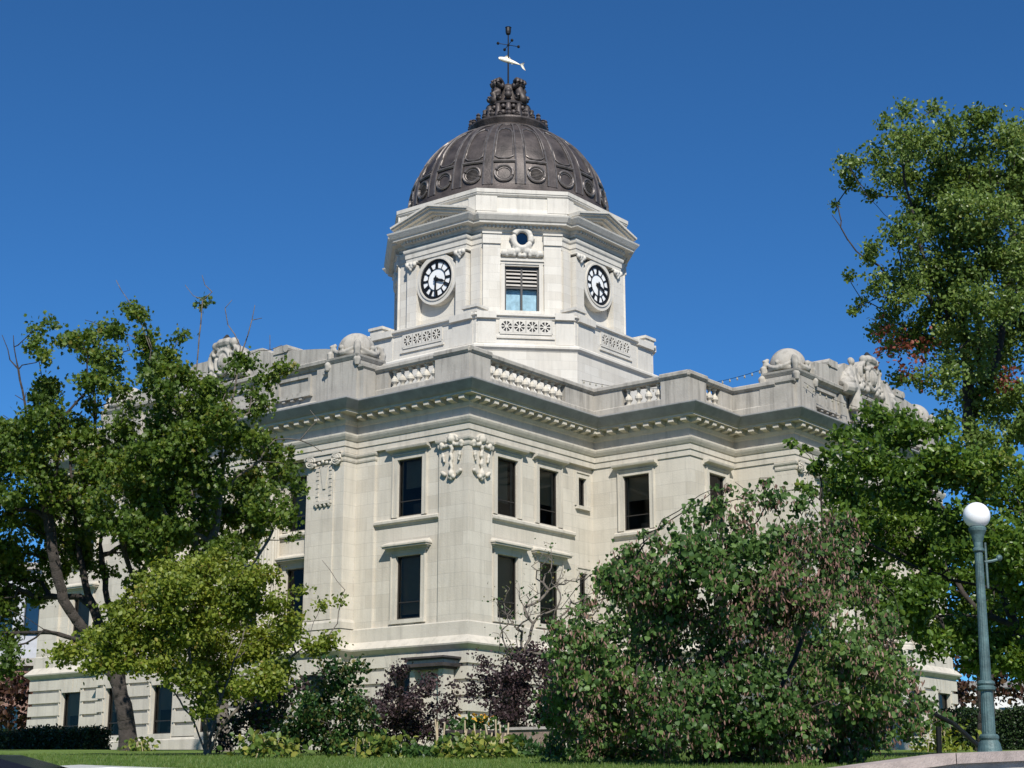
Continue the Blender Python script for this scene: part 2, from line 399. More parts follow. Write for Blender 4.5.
# main block walls, n is measured outward from each face line
REC = -.12
nar = (7.30, 7.85, 11.92, 13.10); nar2 = (7.30, 7.85, 7.6, 9.1)
S_c = [-3.07, -23.33]; P_c = [-9.07, -11.83, -14.57, -17.33]
wl.wall(fS(0), -4.89, -1.48, 6.54, 13.6, both([-3.07]), REC)
wl.wall(fS(0), -24.92, -21.51, 6.54, 13.6, both([-23.33]), REC)
wl.wall(fS(0), -18.4, -8.0, 6.54, 13.6, both(P_c), 0)
wl.wall(fE(0), 1.46, 8.35, 6.54, 13.6, both([2.53, 5.24])+[nar, nar2], REC)
wl.wall(fS(8.35), -.13, 4.75, 6.54, 13.6, both([2.13]), 0)
wl.wall(fE(4.75), 8.35, 11.9, 6.54, 13.6, both([10.4]), 0)
wl.wall(fS(11.9), 4.75, 6.4, 6.54, 13.6, [], 0)
E_c = [15.07, 17.83, 20.57, 23.33]
wl.wall(fE(6.9), 14, 24.4, 6.54, 13.6, both(E_c), 0)
wl.quad((4.75,26.5,6.54),(7.6,26.5,6.54),(7.6,26.5,13.6),(4.75,26.5,13.6))
for i in range(6, 19):
    a, b_ = out[i], out[i+1 if i+1 < len(out) else 0]
    wl.quad((*a,6.54),(*b_,6.54),(*b_,13.6),(*a,13.6))
# piers standing proud
def pier(x0,x1,y0,y1): wl.box(x0,x1,y0,y1,6.54,13.6)
pier(-1.48,0,0,1.46); pier(-5.9,-4.89,0,.5); pier(-8.0,-5.9,-.7,.4)
pier(-21.51,-20.5,0,.5); pier(-20.5,-18.4,-.7,.4); pier(-26.39,-24.92,0,1.2)
pier(6.4,7.6,11.9,14.0); pier(6.4,7.6,24.4,26.49)
walls = wl.build('wall', M['ashlar'], CH)

# base storey: rusticated courses
bw = MB()
door = (-2.57-1.22, -2.57, 1.6, 4.80)
baseops = {0: (fS(0), -5.9, 0, [door]), 1: (fS(0), -26.4, -20.5, [ba(-23.4)]), 2: (fS(-.7), -20.5, -5.9, [ba(c) for c in (-19.3, -16.2,-13.2,-10.2,-7.2)]),
           3: (fE(0), 0, 8.35, [ba(2.53), ba(5.24)]), 4: (fS(8.35), 0, 4.75, [ba(2.13)]), 5: (fE(4.75), 8.35, 11.9, [ba(10.4)]),
           6: (fS(11.9), 4.75, 7.6, []), 7: (fE(7.6), 11.9, 26.5, [ba(c) for c in (13.2, 16.2, 19.2, 22.2, 25.2)])}
for k, (fr, u0, u1, ops) in baseops.items():
    bw.wall(fr, u0, u1, 1.2, 5.5, ops, .03, .45)
    z = 2.62
    while z < 5.3:
        z1 = min(z+.455, 5.42)
        segs = [(u0-.14, u1+.14)] if k not in (4,) else [(u0+.03, u1+.14)]
        if k == 0: segs = [(u0, u1+.14)]
        if k in (1,): segs = [(u0-.14, u1)]
        if k == 3: segs = [(-.138, u1-.16)]
        if k == 5: segs = [(u0-.138, u1-.16)]
        if k == 6: segs = [(u0+.16, u1+.14)]
        if k == 7: segs = [(u0-.138, u1+.14)]
        for a, b_, c, d in ops:
            if d > z and c < z1:
                ns = []
                for p, q in segs:
                    if q <= a-.12 or p >= b_+.12: ns.append((p,q))
                    else:
                        if p < a-.12: ns.append((p, a-.12))
                        if q > b_+.12: ns.append((b_+.12, q))
                segs = ns
        for p, q in segs: bw.fbox(fr, p, q, .025, .15, z, z1)
        z += .585
    # keystone fan over the openings
    for a, b_, c, d in ops:
        for i in range(5):
            t0 = a+(b_-a)*i/5; t1 = a+(b_-a)*(i+1)/5; m_ = (a+b_)/2
            e0 = m_+(t0-m_)*1.35; e1 = m_+(t1-m_)*1.35; pr = .185 if i == 2 else .165
            bw.fprism(fr, [(t0+.01,d),(t1-.01,d),(e1-.01,d+.60),(e0+.01,d+.60)], .02, pr)
for i in range(7, 19):
    a, b_ = out[i], out[i+1]
    bw.quad((*a,1.2),(*b_,1.2),(*b_,5.5),(*a,5.5))
for x_ in (-5.87, -20.53): bw.quad((x_,-.75,1.2),(x_,0,1.2),(x_,0,5.5),(x_,-.75,5.5))
bw.build('base_wall', M['plain'], CH)
pl = MB()
pl.sweep(out, [(0,1.2),(.22,1.2),(.22,2.48),(.16,2.58),(0,2.60)], True)
plo = pl.build('plinth', M['plain'], CH)
# the doorway cuts the plinth visually: recess is built by the entrance canopy block below
wt = MB()
wt.sweep(out, [(0,5.38),(.10,5.40),(.14,5.48),(.34,5.64),(.36,5.70),(.30,5.76),(.10,5.97),(.06,6.0),(.06,6.50),(.03,6.54),(-.2,6.56)], True)
wt.build('water_table', M['plain'], CH)
en = MB()
en.sweep(out, [(-.3,13.58),(.05,13.60),(.05,13.84),(.09,13.85),(.09,14.08),(.13,14.10),(.20,14.22),(.23,14.30),(.23,14.37),(.04,14.40),(.04,14.72),
               (.10,14.76),(.15,14.86),(.17,14.88),(.17,15.11),(.60,15.12),(.60,15.19),(.63,15.205),(-.3,15.21)], True)
gu = MB(); gu.sweep(out, [(-.3,15.212),(.63,15.21),(.70,15.26),(.92,15.53),(.94,15.56),(.94,15.61),(-.4,15.645)], True); gu.build('shaded_cyma', M['shaded_cyma'], CH)  # cyma moulding of the cornice, its shade put into the stone colour
# modillions
mo = MB(); tot = 0
for i in range(len(out)):
    a = np.array(out[i], float); b_ = np.array(out[(i+1)%len(out)], float); Ln = np.linalg.norm(b_-a)
    if i not in (0,1,2,3,4,19,20,21,22,23): continue
    t = (b_-a)/Ln; o_ = np.array([t[1],-t[0]])
    prev = np.array(out[i-1], float); nxt = np.array(out[(i+2)%len(out)], float)
    cz = lambda p,q: p[0]*q[1]-p[1]*q[0]
    s0 = .18 if cz(a-prev, b_-a) > 0 else -.45
    s1 = .18 if cz(b_-a, nxt-b_) > 0 else -.45
    u0, u1 = -s0+.12, Ln+s1-.12
    if u1-u0 < .3: continue
    n_ = max(1, round((u1-u0)/.58))
    for k in range(n_+1):
        c = u0+(u1-u0)*k/n_
        p = a+t*c
        q = [p-t*.13+o_*.16, p+t*.13+o_*.16, p+t*.13+o_*.54, p-t*.13+o_*.54]
        en.add([(*x, 14.90 if j < 2 else 14.96) for j, x in enumerate(q)]+[(*x, 15.125) for x in q], [(0,1,2,3),(7,6,5,4),(1,0,4,5),(2,1,5,6),(3,2,6,7),(0,3,7,4)])
eno = en.build('entablature', M['plain'], CH)

# pier caps
capp = [(-.05,13.22),(.03,13.24),(.05,13.30),(.05,13.40),(.10,13.46),(.12,13.52),(.12,13.575),(-.05,13.58)]
cap2 = [(p*.9, z-.004) for p, z in capp]
for pth, pf in (([(-1.48,.12),(-1.48,0),(0,0),(0,1.46),(-.12,1.46)], capp), ([(-20.5,0),(-21.51,0),(-21.51,.12)][::-1], capp), ([(-5.9,0),(-4.89,0),(-4.89,.12)], capp),
                ([(-8.0,-.0),(-8.0,-.7),(-5.9,-.7),(-5.9,0)], cap2), ([(-20.5,-.0),(-20.5,-.7),(-18.4,-.7),(-18.4,0)], cap2), ([(6.7,11.9),(7.6,11.9),(7.6,14.0),(6.9,14.0)], capp)):
    pc = MB(); pc.sweep(pth, pf); pc.build('pier_cap', M['plain'], CH)
for pth in ([(-8.0,0),(-8.0,-.7),(-5.9,-.7),(-5.9,0)], [(-20.5,0),(-20.5,-.7),(-18.4,-.7),(-18.4,0)], [(6.7,11.9),(7.6,11.9),(7.6,14.0),(6.9,14.0)]):
    pb = MB(); pb.sweep(pth, [(-.02,6.55),(.09,6.55),(.09,6.80),(.05,6.90),(-.02,6.92)]); pb.build('pier_base', M['plain'], CH)

# windows -------------------------------------------------------------
rnd = random.Random(5)
def window(fr, n, op, style, blind):
    a, b_, c, d = op; w = b_-a; cc = (a+b_)/2
    f = MB(); t = .19
    # stone architrave, two stepped fillets
    zb = c-.02
    for (u0,u1,z0,z1,pr) in ((a-t,a-.003,zb,d+t,.06),(b_+.003,b_+t,zb,d+t,.06),(a-.003,b_+.003,d+.003,d+t,.06)):
        f.fbox(fr,u0,u1,n-.02,n+pr,z0,z1)
    e = .055
    for (u0,u1,z0,z1) in ((a-t-e,a-t,zb,d+t+e),(b_+t,b_+t+e,zb,d+t+e),(a-t,b_+t,d+t,d+t+e)):
        f.fbox(fr,u0,u1,n-.02,n+.10,z0,z1)
    fo = f.build('window', M['plain'], CH)
    s = MB(); fw = .05; nn = n-.13; iw = .05
    for (u0,u1,z0,z1) in ((a,a+iw,c,d),(b_-iw,b_,c,d),(a+iw,b_-iw,c,c+iw),(a+iw,b_-iw,d-iw,d)): s.fbox(fr,u0,u1,nn-.05,nn+.05,z0,z1)
    if d-c > 2: s.fbox(fr,a+iw,b_-iw,nn-.03,nn+.03,c+(d-c)*.26,c+(d-c)*.26+.035)
    s.build('sash', M['sash'], fo)
    g = MB(); g.quad(fr(a+.01,nn,c+.01),fr(b_-.01,nn,c+.01),fr(b_-.01,nn,d-.01),fr(a+.01,nn,d-.01)); g.build('pane', M['glass'], fo)
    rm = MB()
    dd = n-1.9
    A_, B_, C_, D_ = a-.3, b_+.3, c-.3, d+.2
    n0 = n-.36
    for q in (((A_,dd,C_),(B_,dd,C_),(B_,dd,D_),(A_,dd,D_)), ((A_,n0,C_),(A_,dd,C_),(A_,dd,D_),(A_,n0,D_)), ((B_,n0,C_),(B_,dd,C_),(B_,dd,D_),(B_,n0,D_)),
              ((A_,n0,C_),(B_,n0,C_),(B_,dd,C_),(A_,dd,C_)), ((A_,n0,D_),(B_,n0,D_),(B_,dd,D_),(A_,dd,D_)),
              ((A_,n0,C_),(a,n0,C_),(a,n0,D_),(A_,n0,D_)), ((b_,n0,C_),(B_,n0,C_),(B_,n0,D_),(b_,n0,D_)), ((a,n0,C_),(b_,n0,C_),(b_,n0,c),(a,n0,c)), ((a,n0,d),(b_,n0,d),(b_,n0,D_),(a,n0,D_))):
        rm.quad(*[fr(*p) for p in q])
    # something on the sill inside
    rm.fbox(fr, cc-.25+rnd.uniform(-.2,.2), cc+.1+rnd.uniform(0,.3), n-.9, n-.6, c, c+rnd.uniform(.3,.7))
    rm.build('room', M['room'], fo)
    if blind > 0:
        bl = MB(); z0 = d-(d-c)*blind
        k = max(6, int((d-z0)/.05))
        off = rnd.choice((-.18, 0, .12))
        bl.quad(fr(a+.06+max(0,off),n-.30,z0),fr(b_-.06+min(0,off),n-.30,z0),fr(b_-.06+min(0,off),n-.30,d-.03),fr(a+.06+max(0,off),n-.30,d-.03))
        bl.build('blind', M['blind'], fo)
    if style == 'up':
        h = MB()
        pth = [fr(a-t-.24,n,0)[:2], fr(b_+t+.24,n,0)[:2]]
        h.sweep(pth, [(-.02,d+.26),(.06,d+.27),(.09,d+.33),(.28,d+.38),(.30,d+.43),(.31,d+.47),(-.02,d+.50)])
        h.build('hood', M['plain'], fo)
    if style == 'lo':
        h = MB()
        pth = [fr(a-t-.02,n,0)[:2], fr(b_+t+.02,n,0)[:2]]
        # returned moulding: three stacked slabs with sloping ends
        for (z0,z1,p,ex) in ((d+.14,d+.24,.09,.14),(d+.24,d+.31,.18,.22),(d+.31,d+.38,.34,.30),(d+.38,d+.44,.39,.34)):
            h.fbox(fr, a-t-ex, b_+t+ex, n-.02, n+p, z0, z1)
        E0, E1, zt, zs_ = .34, .22, d+.60, d+.44
        h.quad(fr(a-t-E0,n+.39,zs_),fr(b_+t+E0,n+.39,zs_),fr(b_+t+E1,n+.02,zt),fr(a-t-E1,n+.02,zt))
        for q0, q1 in ((a-t-E0,a-t-E1),(b_+t+E0,b_+t+E1)): h.add([fr(q0,n+.39,zs_),fr(q1,n+.02,zt),fr(q0,n-.02,zs_)],[(0,1,2)])
        h.build('hood', M['plain'], fo)
        sl_ = MB(); sl_.fbox(fr, a-t-.06, b_+t+.06, n-.02, n+.13, c-.18, c-.02); sl_.fbox(fr, cc-.35, cc+.35, n-.02, n+.08, c-.23, c-.181)
        sl_.build('sill', M['plain'], fo)
    if style == 'nar':
        sl_ = MB(); sl_.fbox(fr, a-.2, b_+.2, n-.02, n+.14, c-.16, c-.02); sl_.build('sill', M['plain'], fo)
    if style == 'base':
        sl_ = MB(); sl_.fbox(fr, a-.1, b_+.1, n-.3, n+.16, c-.2, c); sl_.build('sill', M['plain'], fo)
    return fo
bl = lambda: rnd.choice((0, .45, .62, .75, .5, .92))
for fr, n, cs in ((fS(0), REC, S_c), (fS(0), 0, P_c), (fE(0), REC, [2.53,5.24]), (fS(8.35), 0, [2.13]), (fE(4.75), 0, [10.4]), (fE(6.9), 0, E_c)):
    for c in cs:
        window(fr, n, up(c), 'up', bl()); window(fr, n, lo(c), 'lo', .95 if fr is not None and cs == [2.53,5.24] else bl())
window(fE(0), REC, nar, 'nar', 0); window(fE(0), REC, nar2, 'nar', 0)
for k, (fr, u0, u1, ops) in baseops.items():
    for o_ in ops:
        if o_ is door: continue
        window(fr, .03, o_, 'base', .5)
# long sills under the upper windows
sp_ = [(-.02,10.44),(.03,10.46),(.05,10.53),(.13,10.57),(.15,10.60),(.15,10.69),(.11,10.73),(-.02,10.78)]
for pth in ([(-4.86,.12),(-1.5,.12)], [(-24.9,.12),(-21.53,.12)], [(-.12,1.48),(-.12,6.95)], [(1.05,8.35),(3.2,8.35)], [(4.75,9.4),(4.75,11.4)], [(-18.38,0),(-8.02,0)], [(6.9,14.02),(6.9,24.38)]):
    sm = MB(); sm.sweep(pth, sp_); sm.build('sill_course', M['plain'], CH)

# columns of the porticoes -------------------------------------------------
def volutes(mb, fr, u, n, z, half):
    for s in (-1, 1):
        for r_ in (.23, .13, .05):
            pts = [fr(u+s*half+r_*math.cos(2*PI*k/12), n+.05+(.23-r_)*.25, z+r_*math.sin(2*PI*k/12)) for k in range(12)]
            mb.tube(pts, .055, 5, closed=True)
        mb.fprism(fr, [(u+s*half+.2*math.cos(2*PI*k/12), z+.2*math.sin(2*PI*k/12)) for k in range(12)], n-.25, n+.04)
    mb.fbox(fr, u-half, u+half, n-.25, n+.05, z+.02, z+.2)
    mb.fbox(fr, u-half-.25, u+half+.25, n-.3, n+.10, z+.22, z+.30)
    for k in range(5): mb.ball(fr(u-half*.6+k*half*.3, n+.06, z-.05+.05*abs(k-2)*-1), .07, 6, 5)
def column(fr, u, n):
    c = MB(); r0 = .44; H0, H1 = 6.95, 13.05; seg = 40
    prof = [(r0*1.25,6.56),(r0*1.25,6.72),(r0*1.12,6.76),(r0*1.18,6.84),(r0*1.05,6.92)]
    p0 = fr(u, n, 0)
    c.lathe(prof, (p0[0],p0[1],0), 20)
    vs = []; zs = np.linspace(H0, H1, 7)
    for z in zs:
        t = (z-H0)/(H1-H0); rr = r0*(1-.15*t*t)
        for k in range(seg):
            a = 2*PI*k/seg; fl = .93 if k % 2 else 1.0
            vs.append((p0[0]+rr*fl*math.cos(a), p0[1]+rr*fl*math.sin(a), z))
    c.add(vs, [(i*seg+k, i*seg+(k+1)%seg, (i+1)*seg+(k+1)%seg, (i+1)*seg+k) for i in range(6) for k in range(seg)])
    o = c.build('column', M['plain'], CH)
    v = MB(); volutes(v, fr, u, n+.3, 13.27, .42); v.build('capital', M['plain'], o)
for u in (-10.45,-13.2,-15.95): column(fS(0), u, .32)
for u in (16.45,19.2,21.95): column(fE(6.9), u, .32)
# pilaster capitals with hanging drop panels on the portico piers
def pil_cap(fr, u, n):
    m_ = MB(); volutes(m_, fr, u, n+.10, 13.36, .72)
    o = m_.build('capital', M['plain'], CH)
    d_ = MB()
    for s in (-.36,.36):
        for k in range(8): d_.fbox(fr, u+s-.07, u+s+.07, n-.01, n+.07+.03*(k%2), 11.75+k*.17, 11.75+k*.17+.13)
    d_.fbox(fr, u-.46, u+.46, n-.01, n+.17, 11.58, 11.70)
    for k in range(4): d_.ball(fr(u-.36+k*.24, n+.10, 11.54), (.08,.08,.09), 7, 5)
    d_.fprism(fr, [(u-.22,13.1),(u+.22,13.1),(u+.10,12.2),(u-.04,12.2)], n-.01, n+.10)
    d_.build('drop_panel', M['plain'], o)
pil_cap(fS(-.7), -6.95, 0); pil_cap(fS(-.7), -19.45, 0); pil_cap(fE(7.6), 12.95, 0); pil_cap(fE(7.6), 25.45, 0)
for fr, u in ((fS(-.7),-7.15),(fS(-.7),-19.25),(fE(7.6),12.95),(fE(7.6),25.45)):
    ps = MB(); ps.fbox(fr, u-.72, u+.72, -.02, .055, 6.93, 13.1); ps.build('pilaster', M['ashlar'], CH)
# carved garlands on the corner pier
def garland(fr, u, n):
    g = MB()
    def B(uu, zz, r_, dn=.05): g.ball(fr(u+uu*1.08, n+dn, 13.76-(13.62-zz)*.86), r_, 8, 6)
    for k in range(9):
        a = PI*k/8
        B(.27*math.cos(a), 13.30+.24*math.sin(a), .075)
    B(0,13.36,(.17),.08); B(0,13.5,.1,.12)
    for s in (-1,1):
        for k in range(5): B(s*(.12+k*.09), 13.12-.05*math.sin(k/4*PI), .085)
        B(s*.46,13.16,.11); B(s*.46,13.02,.08)
        for k in range(4): B(s*(.40-.02*k), 12.72-.11*k, .06+.02*(k==1))
        for k in range(3): B(s*(.30+.06*k), 11.78+.05*k, .085)
    for k in range(14): B(.03*math.sin(k*1.4), 13.0-.095*k, .095-.028*abs(math.sin(k*.8)))
    B(0,11.78,.15); B(-.1,11.64,.09); B(.1,11.64,.09); B(0,11.56,.07)
    o = g.build('garland', M['plain'], CH); sculpt(o, .028, 1)
garland(fS(0), -.80, .02); garland(fE(0), .72, .02); garland(fS(0), -25.6, .02)

# parapet -------------------------------------------------------------------
pp = MB(); bp_ = 15.645
cap = [(-.42,16.84),(.10,16.85),(.13,16.90),(.17,16.93),(.17,17.05),(.12,17.10),(-.42,17.13)]
rail0 = [(-.36,bp_),(.09,bp_),(.09,16.08),(.05,16.13),(-.36,16.15)]
run_s = [(-26.4,8.35),(-26.4,0),(-20.5,0)]; 
runA = [(-5.3,0),(0,0),(0,8.35),(4.75,8.35),(4.75,11.9),(6.9,11.9)]
runW = [(-31.15,11.9),(-31.15,8.35),(-26.4,8.35),(-26.4,0),(-21.1,0)]
runN = [(6.9,26.5),(4.75,26.5),(4.75,30.05),(0,30.05),(0,38.4),(-26.4,38.4),(-26.4,30.05),(-31.15,30.05),(-31.15,26.5)]
for rn in (runA, runW, runN): pp.sweep(rn, rail0); pp.sweep(rn, cap)
def solid(fr, u0, u1, pr=.05, th=.36, cappr=None):
    pp.fbox(fr, u0, u1, -th, pr, 16.10, 16.88)
def ped(fr, u0, u1, pr=.12):
    pp.fbox(fr, u0, u1, -.40, pr, bp_+.002, 16.86)
bal = []
def segs(fr, L_):
    for kind, a, b_ in L_:
        if kind == 's': solid(fr, a, b_)
        elif kind == 'p': ped(fr, a, b_); pp.sweep([fr(a,pr_,0)[:2] for pr_ in (0,)]+[fr(b_,0,0)[:2]], [(p+.055, z+.05) for p, z in cap])
        else: bal.append((fr, a, b_))
segs(fS(0), [('s',-5.3,-4.2),('b',-4.2,-1.65),('p',-1.65,.10)])
segs(fE(0), [('p',-.10,1.17),('b',1.17,6.25),('s',6.25,8.295)])
segs(fS(8.35), [('s',-.35,1.5),('b',1.5,3.5),('p',3.5,4.85)])
segs(fE(4.75), [('p',8.25,9.6),('b',9.6,10.85),('s',10.85,11.845)])
segs(fS(11.9), [('s',4.40,6.9)])
segs(fS(0), [('s',-22.2,-21.1),('b',-24.75,-22.2),('p',-26.5,-24.75)])
segs(fE(0), [('s',30.4,38.4)])
pp.box(-26.4,0,38.0,38.35,16.1,16.88); pp.box(-26.35,-26.0,0,8,16.1,16.88)
pp.build('parapet', M['weathered'], CH)
bprof = [(.07,16.14),(.12,16.14),(.12,16.19),(.07,16.21),(.09,16.27),(.165,16.36),(.155,16.46),(.08,16.56),(.055,16.66),(.075,16.70),(.075,16.72),(.06,16.74),(.11,16.78),(.11,16.86)]
for fr, a, b_ in bal:
    m_ = MB(); n_ = max(2, round((b_-a)/.46))
    for k in range(n_):
        c = a+(b_-a)*(k+.5)/n_; p = fr(c, -.12, 0); m_.lathe(bprof, (p[0],p[1],0), 10)
    m_.build('balustrade', M['plain'], CH, smooth=False)
rf = MB(); rf.prism([(x,y) for x,y in out], 15.4, 15.62); rf.build('roof', M['roof'], CH)

# attics over the porticoes ---------------------------------------------------
def attic(fr, u0, u1, side):
    w = u1-u0; c = (u0+u1)/2; a = MB()
    a.fbox(fr, u0, u1, -1.2, -.10, bp_, 17.45)
    a.sweep([fr(u0,-.1,0)[:2], fr(u1,-.1,0)[:2]], [(-.05,17.30),(.06,17.32),(.10,17.40),(.26,17.48),(.28,17.60),(.20,17.66),(-1.0,17.70)])
    a.sweep([fr(u0+.8,-.1,0)[:2], fr(u1-.8,-.1,0)[:2]], [(-.05,15.66),(.10,15.66),(.10,15.95),(.04,16.02),(-.05,16.03)])
    # raised curving block above the cornice
    pts = [(u0+.2,17.64)]
    K = 24
    for k in range(K+1):
        t = k/K; u = u0+.2+(w-.4)*t
        z = 18.02+.62*math.sin(PI*t)**.8
        if abs(u-c) < 2.3: z = 18.86
        pts.append((u, z))
    pts.append((u1-.2,17.64))
    a.fprism(fr, pts, -1.1, -.02)
    for s in (-1,1):
        a.fbox(fr, c+s*3.3-.35, c+s*3.3+.35, -.9, .03, 18.40, 18.72); a.lathe([(.16,-.9),(.16,.06)], (c+s*3.72, 0, 18.56), 10, fr=lambda x, y, z: fr(x, y, z), axis='y')
    # framed panels
    for pc_ in (-4.2, 0, 4.2):
        hw = 1.0 if pc_ else 1.7
        for (p0,p1,z0,z1) in ((c+pc_-hw,c+pc_+hw,16.36,16.48),(c+pc_-hw,c+pc_+hw,17.08,17.2),(c+pc_-hw,c+pc_-hw+.12,16.48,17.08),(c+pc_+hw-.12,c+pc_+hw,16.48,17.08)):
            a.fbox(fr,p0,p1,-.12,.0,z0,z1)
        a.fbox(fr, c+pc_-hw-.08, c+pc_+hw+.08, -.12, .10, 16.26, 16.33)
        for s in (-.5,0,.5): a.fbox(fr, c+pc_+s*hw-.08, c+pc_+s*hw+.08, -.12, .06, 16.16, 16.255)
    for pu in (-5.9,-2.6,2.6,5.9): a.fbox(fr, c+pu-.28, c+pu+.28, -.12, .03, bp_, 17.29)
    return a.build('attic', M['weathered'], CH)
at1 = attic(fS(-.7), -20.0, -6.4, 0); at2 = attic(fE(7.6), 12.4, 26.0, 1)
# crest cartouche
def crest(fr_, u, n, z0, fig):
    KS = .86
    fr = lambda a, b, z: fr_(u+(a-u)*KS, n+(b-n)*KS, z0+(z-z0)*KS)
    g = MB()
    def B(uu, zz, r_, dn=.1): g.ball(fr(u+uu, n+dn, zz), r_, 10, 8)
    def T(cu, cz_, ru, rz, th, dn=.1, a0=0, a1=2*PI, k=18):
        g.tube([fr(u+cu+ru*math.cos(a0+(a1-a0)*i/k), n+dn, cz_+rz*math.sin(a0+(a1-a0)*i/k)) for i in range(k+1)], th, 6)
    T(0,z0+.95,.52,.62,.12,.2); T(0,z0+.95,.30,.40,.05,.22)
    g.ball(fr(u,n+.1,z0+.95), (.36,.3,.44) , 10, 8)
    for s in (-1,1):
        T(s*.92,z0+.45,.26,.26,.10,.1); B(s*.92,z0+.45,.12,.15)
        T(s*.75,z0+1.15,.34,.5,.10,.12,PI*.5 if s>0 else PI*.5,PI*.5-s*PI*.9)
        T(s*.62,z0+1.55,.22,.2,.09,.15); B(s*1.25,z0+.25,.2); B(s*1.5,z0+.18,.16)
        B(s*.55,z0+.25,.16,.15)
    g.fprism(fr, [(u+1.75*math.cos(PI*k/14), z0+1.95*math.sin(PI*k/14)**.8) for k in range(15)], n-.5, n+.05)
    for k in range(5): B(-.36+.18*k, z0+1.72+.05*math.sin(k/4*PI), .12, .15)
    g.tube([fr(u-.62,n+.1,z0+1.9), fr(u-.2,n+.15,z0+1.98), fr(u+.3,n+.15,z0+1.98), fr(u+.62,n+.1,z0+1.9)], [.16,.22,.22,.16], 8)
    B(.66,z0+1.92,.22,.1); B(-.66,z0+1.9,.2,.1)
    o = g.build('crest', M['weathered'], CH); sculpt(o, .032, 0)
    c_ = MB(); p = fr_(u,n,0); c_.lathe([(.24,z0+2.08*KS),(.25,z0+2.2*KS),(.06,z0+2.45*KS)], (p[0],p[1],0), 4); c_.build('crest_cap', M['iron'], o)
crest(fS(-.7), -13.2, .05, 17.72, 0); crest(fE(7.6), 19.2, .05, 17.72, 1)
# carved robed figures leaning on the east crest
def figure(fr_, u, n, s):
    KS = .88
    fr = lambda a, b, z: fr_(u+(a-u)*KS, n+(b-n)*KS, 16.8+(z-16.8)*KS)
    g = MB()
    def C_(pts, rr): g.tube([fr(u+s*a, n+b_, z) for a, b_, z in pts], rr, 10)
    C_([(.0,.25,16.75),(.02,.28,17.3),(.0,.22,17.8),(-.05,.12,18.25)], [.34,.30,.27,.30])        # robe hanging over the ledge
    C_([(.14,.32,16.80),(.17,.36,17.4),(.1,.3,17.85)], [.13,.13,.12]); C_([(-.16,.34,16.78),(-.13,.36,17.3),(-.05,.3,17.8)], [.12,.13,.12])
    C_([(.9,-.1,17.8),(.5,-.05,18.3),(.0,-.1,18.7)], [.3,.42,.36]); C_([(.2,.2,17.9),(.7,.3,17.75),(1.2,.25,17.72)], [.3,.3,.24])
    C_([(-.05,.12,18.2),(-.12,.05,18.6),(-.2,.0,18.98)], [.30,.26,.30])                           # torso
    C_([(-.2,.0,18.98),(-.22,.0,19.2)], [.12,.09])                                               # neck
    g.ball(fr(u-s*.24,n+.04,19.38), (.15,.16,.19), 10, 8); g.ball(fr(u-s*.27,n-.02,19.47), .15, 8, 6)
    C_([(.1,.05,18.95),(.42,.15,18.75),(.62,.2,18.5),(.85,.15,18.42)], [.12,.10,.085,.07])
    C_([(-.42,.05,18.95),(-.62,.2,18.62),(-.52,.3,18.3)], [.12,.10,.08])
    C_([(.1,.1,18.15),(.5,.28,18.2),(.95,.2,18.05),(1.3,.15,17.95)], [.26,.24,.2,.12])            # drapery trailing outwards
    o = g.build('statue', M['weathered'], CH); sculpt(o, .032, 0)
figure(fE(7.6), 17.5, -.05, -1); figure(fE(7.6), 20.7, -.05, 1)
# globe finials on the parapet pedestals
def globe(x, y, ang, big):
    fr = frame((x,y), ang); p = MB()
    p.fbox(fr,-.80,.80,-.8,.82,bp_,17.42); p.fbox(fr,-1.08,1.08,-.8,.70,bp_,17.05)
    p.sweep([fr(-.80,-.8,0)[:2],fr(-.80,.82,0)[:2],fr(.80,.82,0)[:2],fr(.80,-.8,0)[:2]], [(-.1,17.30),(.02,17.34),(.10,17.46),(.12,17.54),(-.1,17.60)])
    p.sweep([fr(-1.05,-.8,0)[:2],fr(-1.05,.70,0)[:2],fr(1.05,.70,0)[:2],fr(1.05,-.8,0)[:2]], [(-.1,16.86),(.02,16.90),(.10,16.98),(.11,17.08),(-.1,17.13)])
    o = p.build('pedestal', M['weathered'], CH)
    g = MB(); g.ball((x,y,17.95), (.78,.78,.76), 24, 16); go = g.build('globe', M['weathered'], o, smooth=True)
    g = MB(); g.lathe([(.70,17.55),(.92,17.60),(.94,17.70),(.86,17.78)],(x,y,0),20)
    for k in range(4):
        a = PI/4+PI/2*k; q = lambda r_, z: (x+r_*math.cos(a), y+r_*math.sin(a), z)
        g.tube([q(.84,18.2),q(1.0,18.05),q(1.08,17.8),q(1.06,17.5),q(1.16,17.3),q(1.18,17.05)], [.07,.15,.15,.12,.17,.10], 7)
        g.ball(q(.96,17.95), .15, 8, 6); g.ball(q(1.1,17.22), .15, 7, 5)
        pts_ = [(x+.88*math.cos(a+PI/2*t),y+.88*math.sin(a+PI/2*t),17.98-.30*math.sin(PI*t)) for t in np.linspace(0,1,9)]; g.tube(pts_, [.07,.09,.11,.13,.14,.13,.11,.09,.07], 6); g.ball((x+.9*math.cos(a+PI/4),y+.9*math.sin(a+PI/4),17.92), .13, 8, 6)
    bo_ = g.build('bracket_ring', M['weathered'], o, smooth=True); sculpt(bo_, .035, 1)
globe(-5.95,-.10,0,1); globe(-20.45,-.10,0,1); globe(6.95,12.9,PI/2,1); globe(6.95,25.5,PI/2,1)

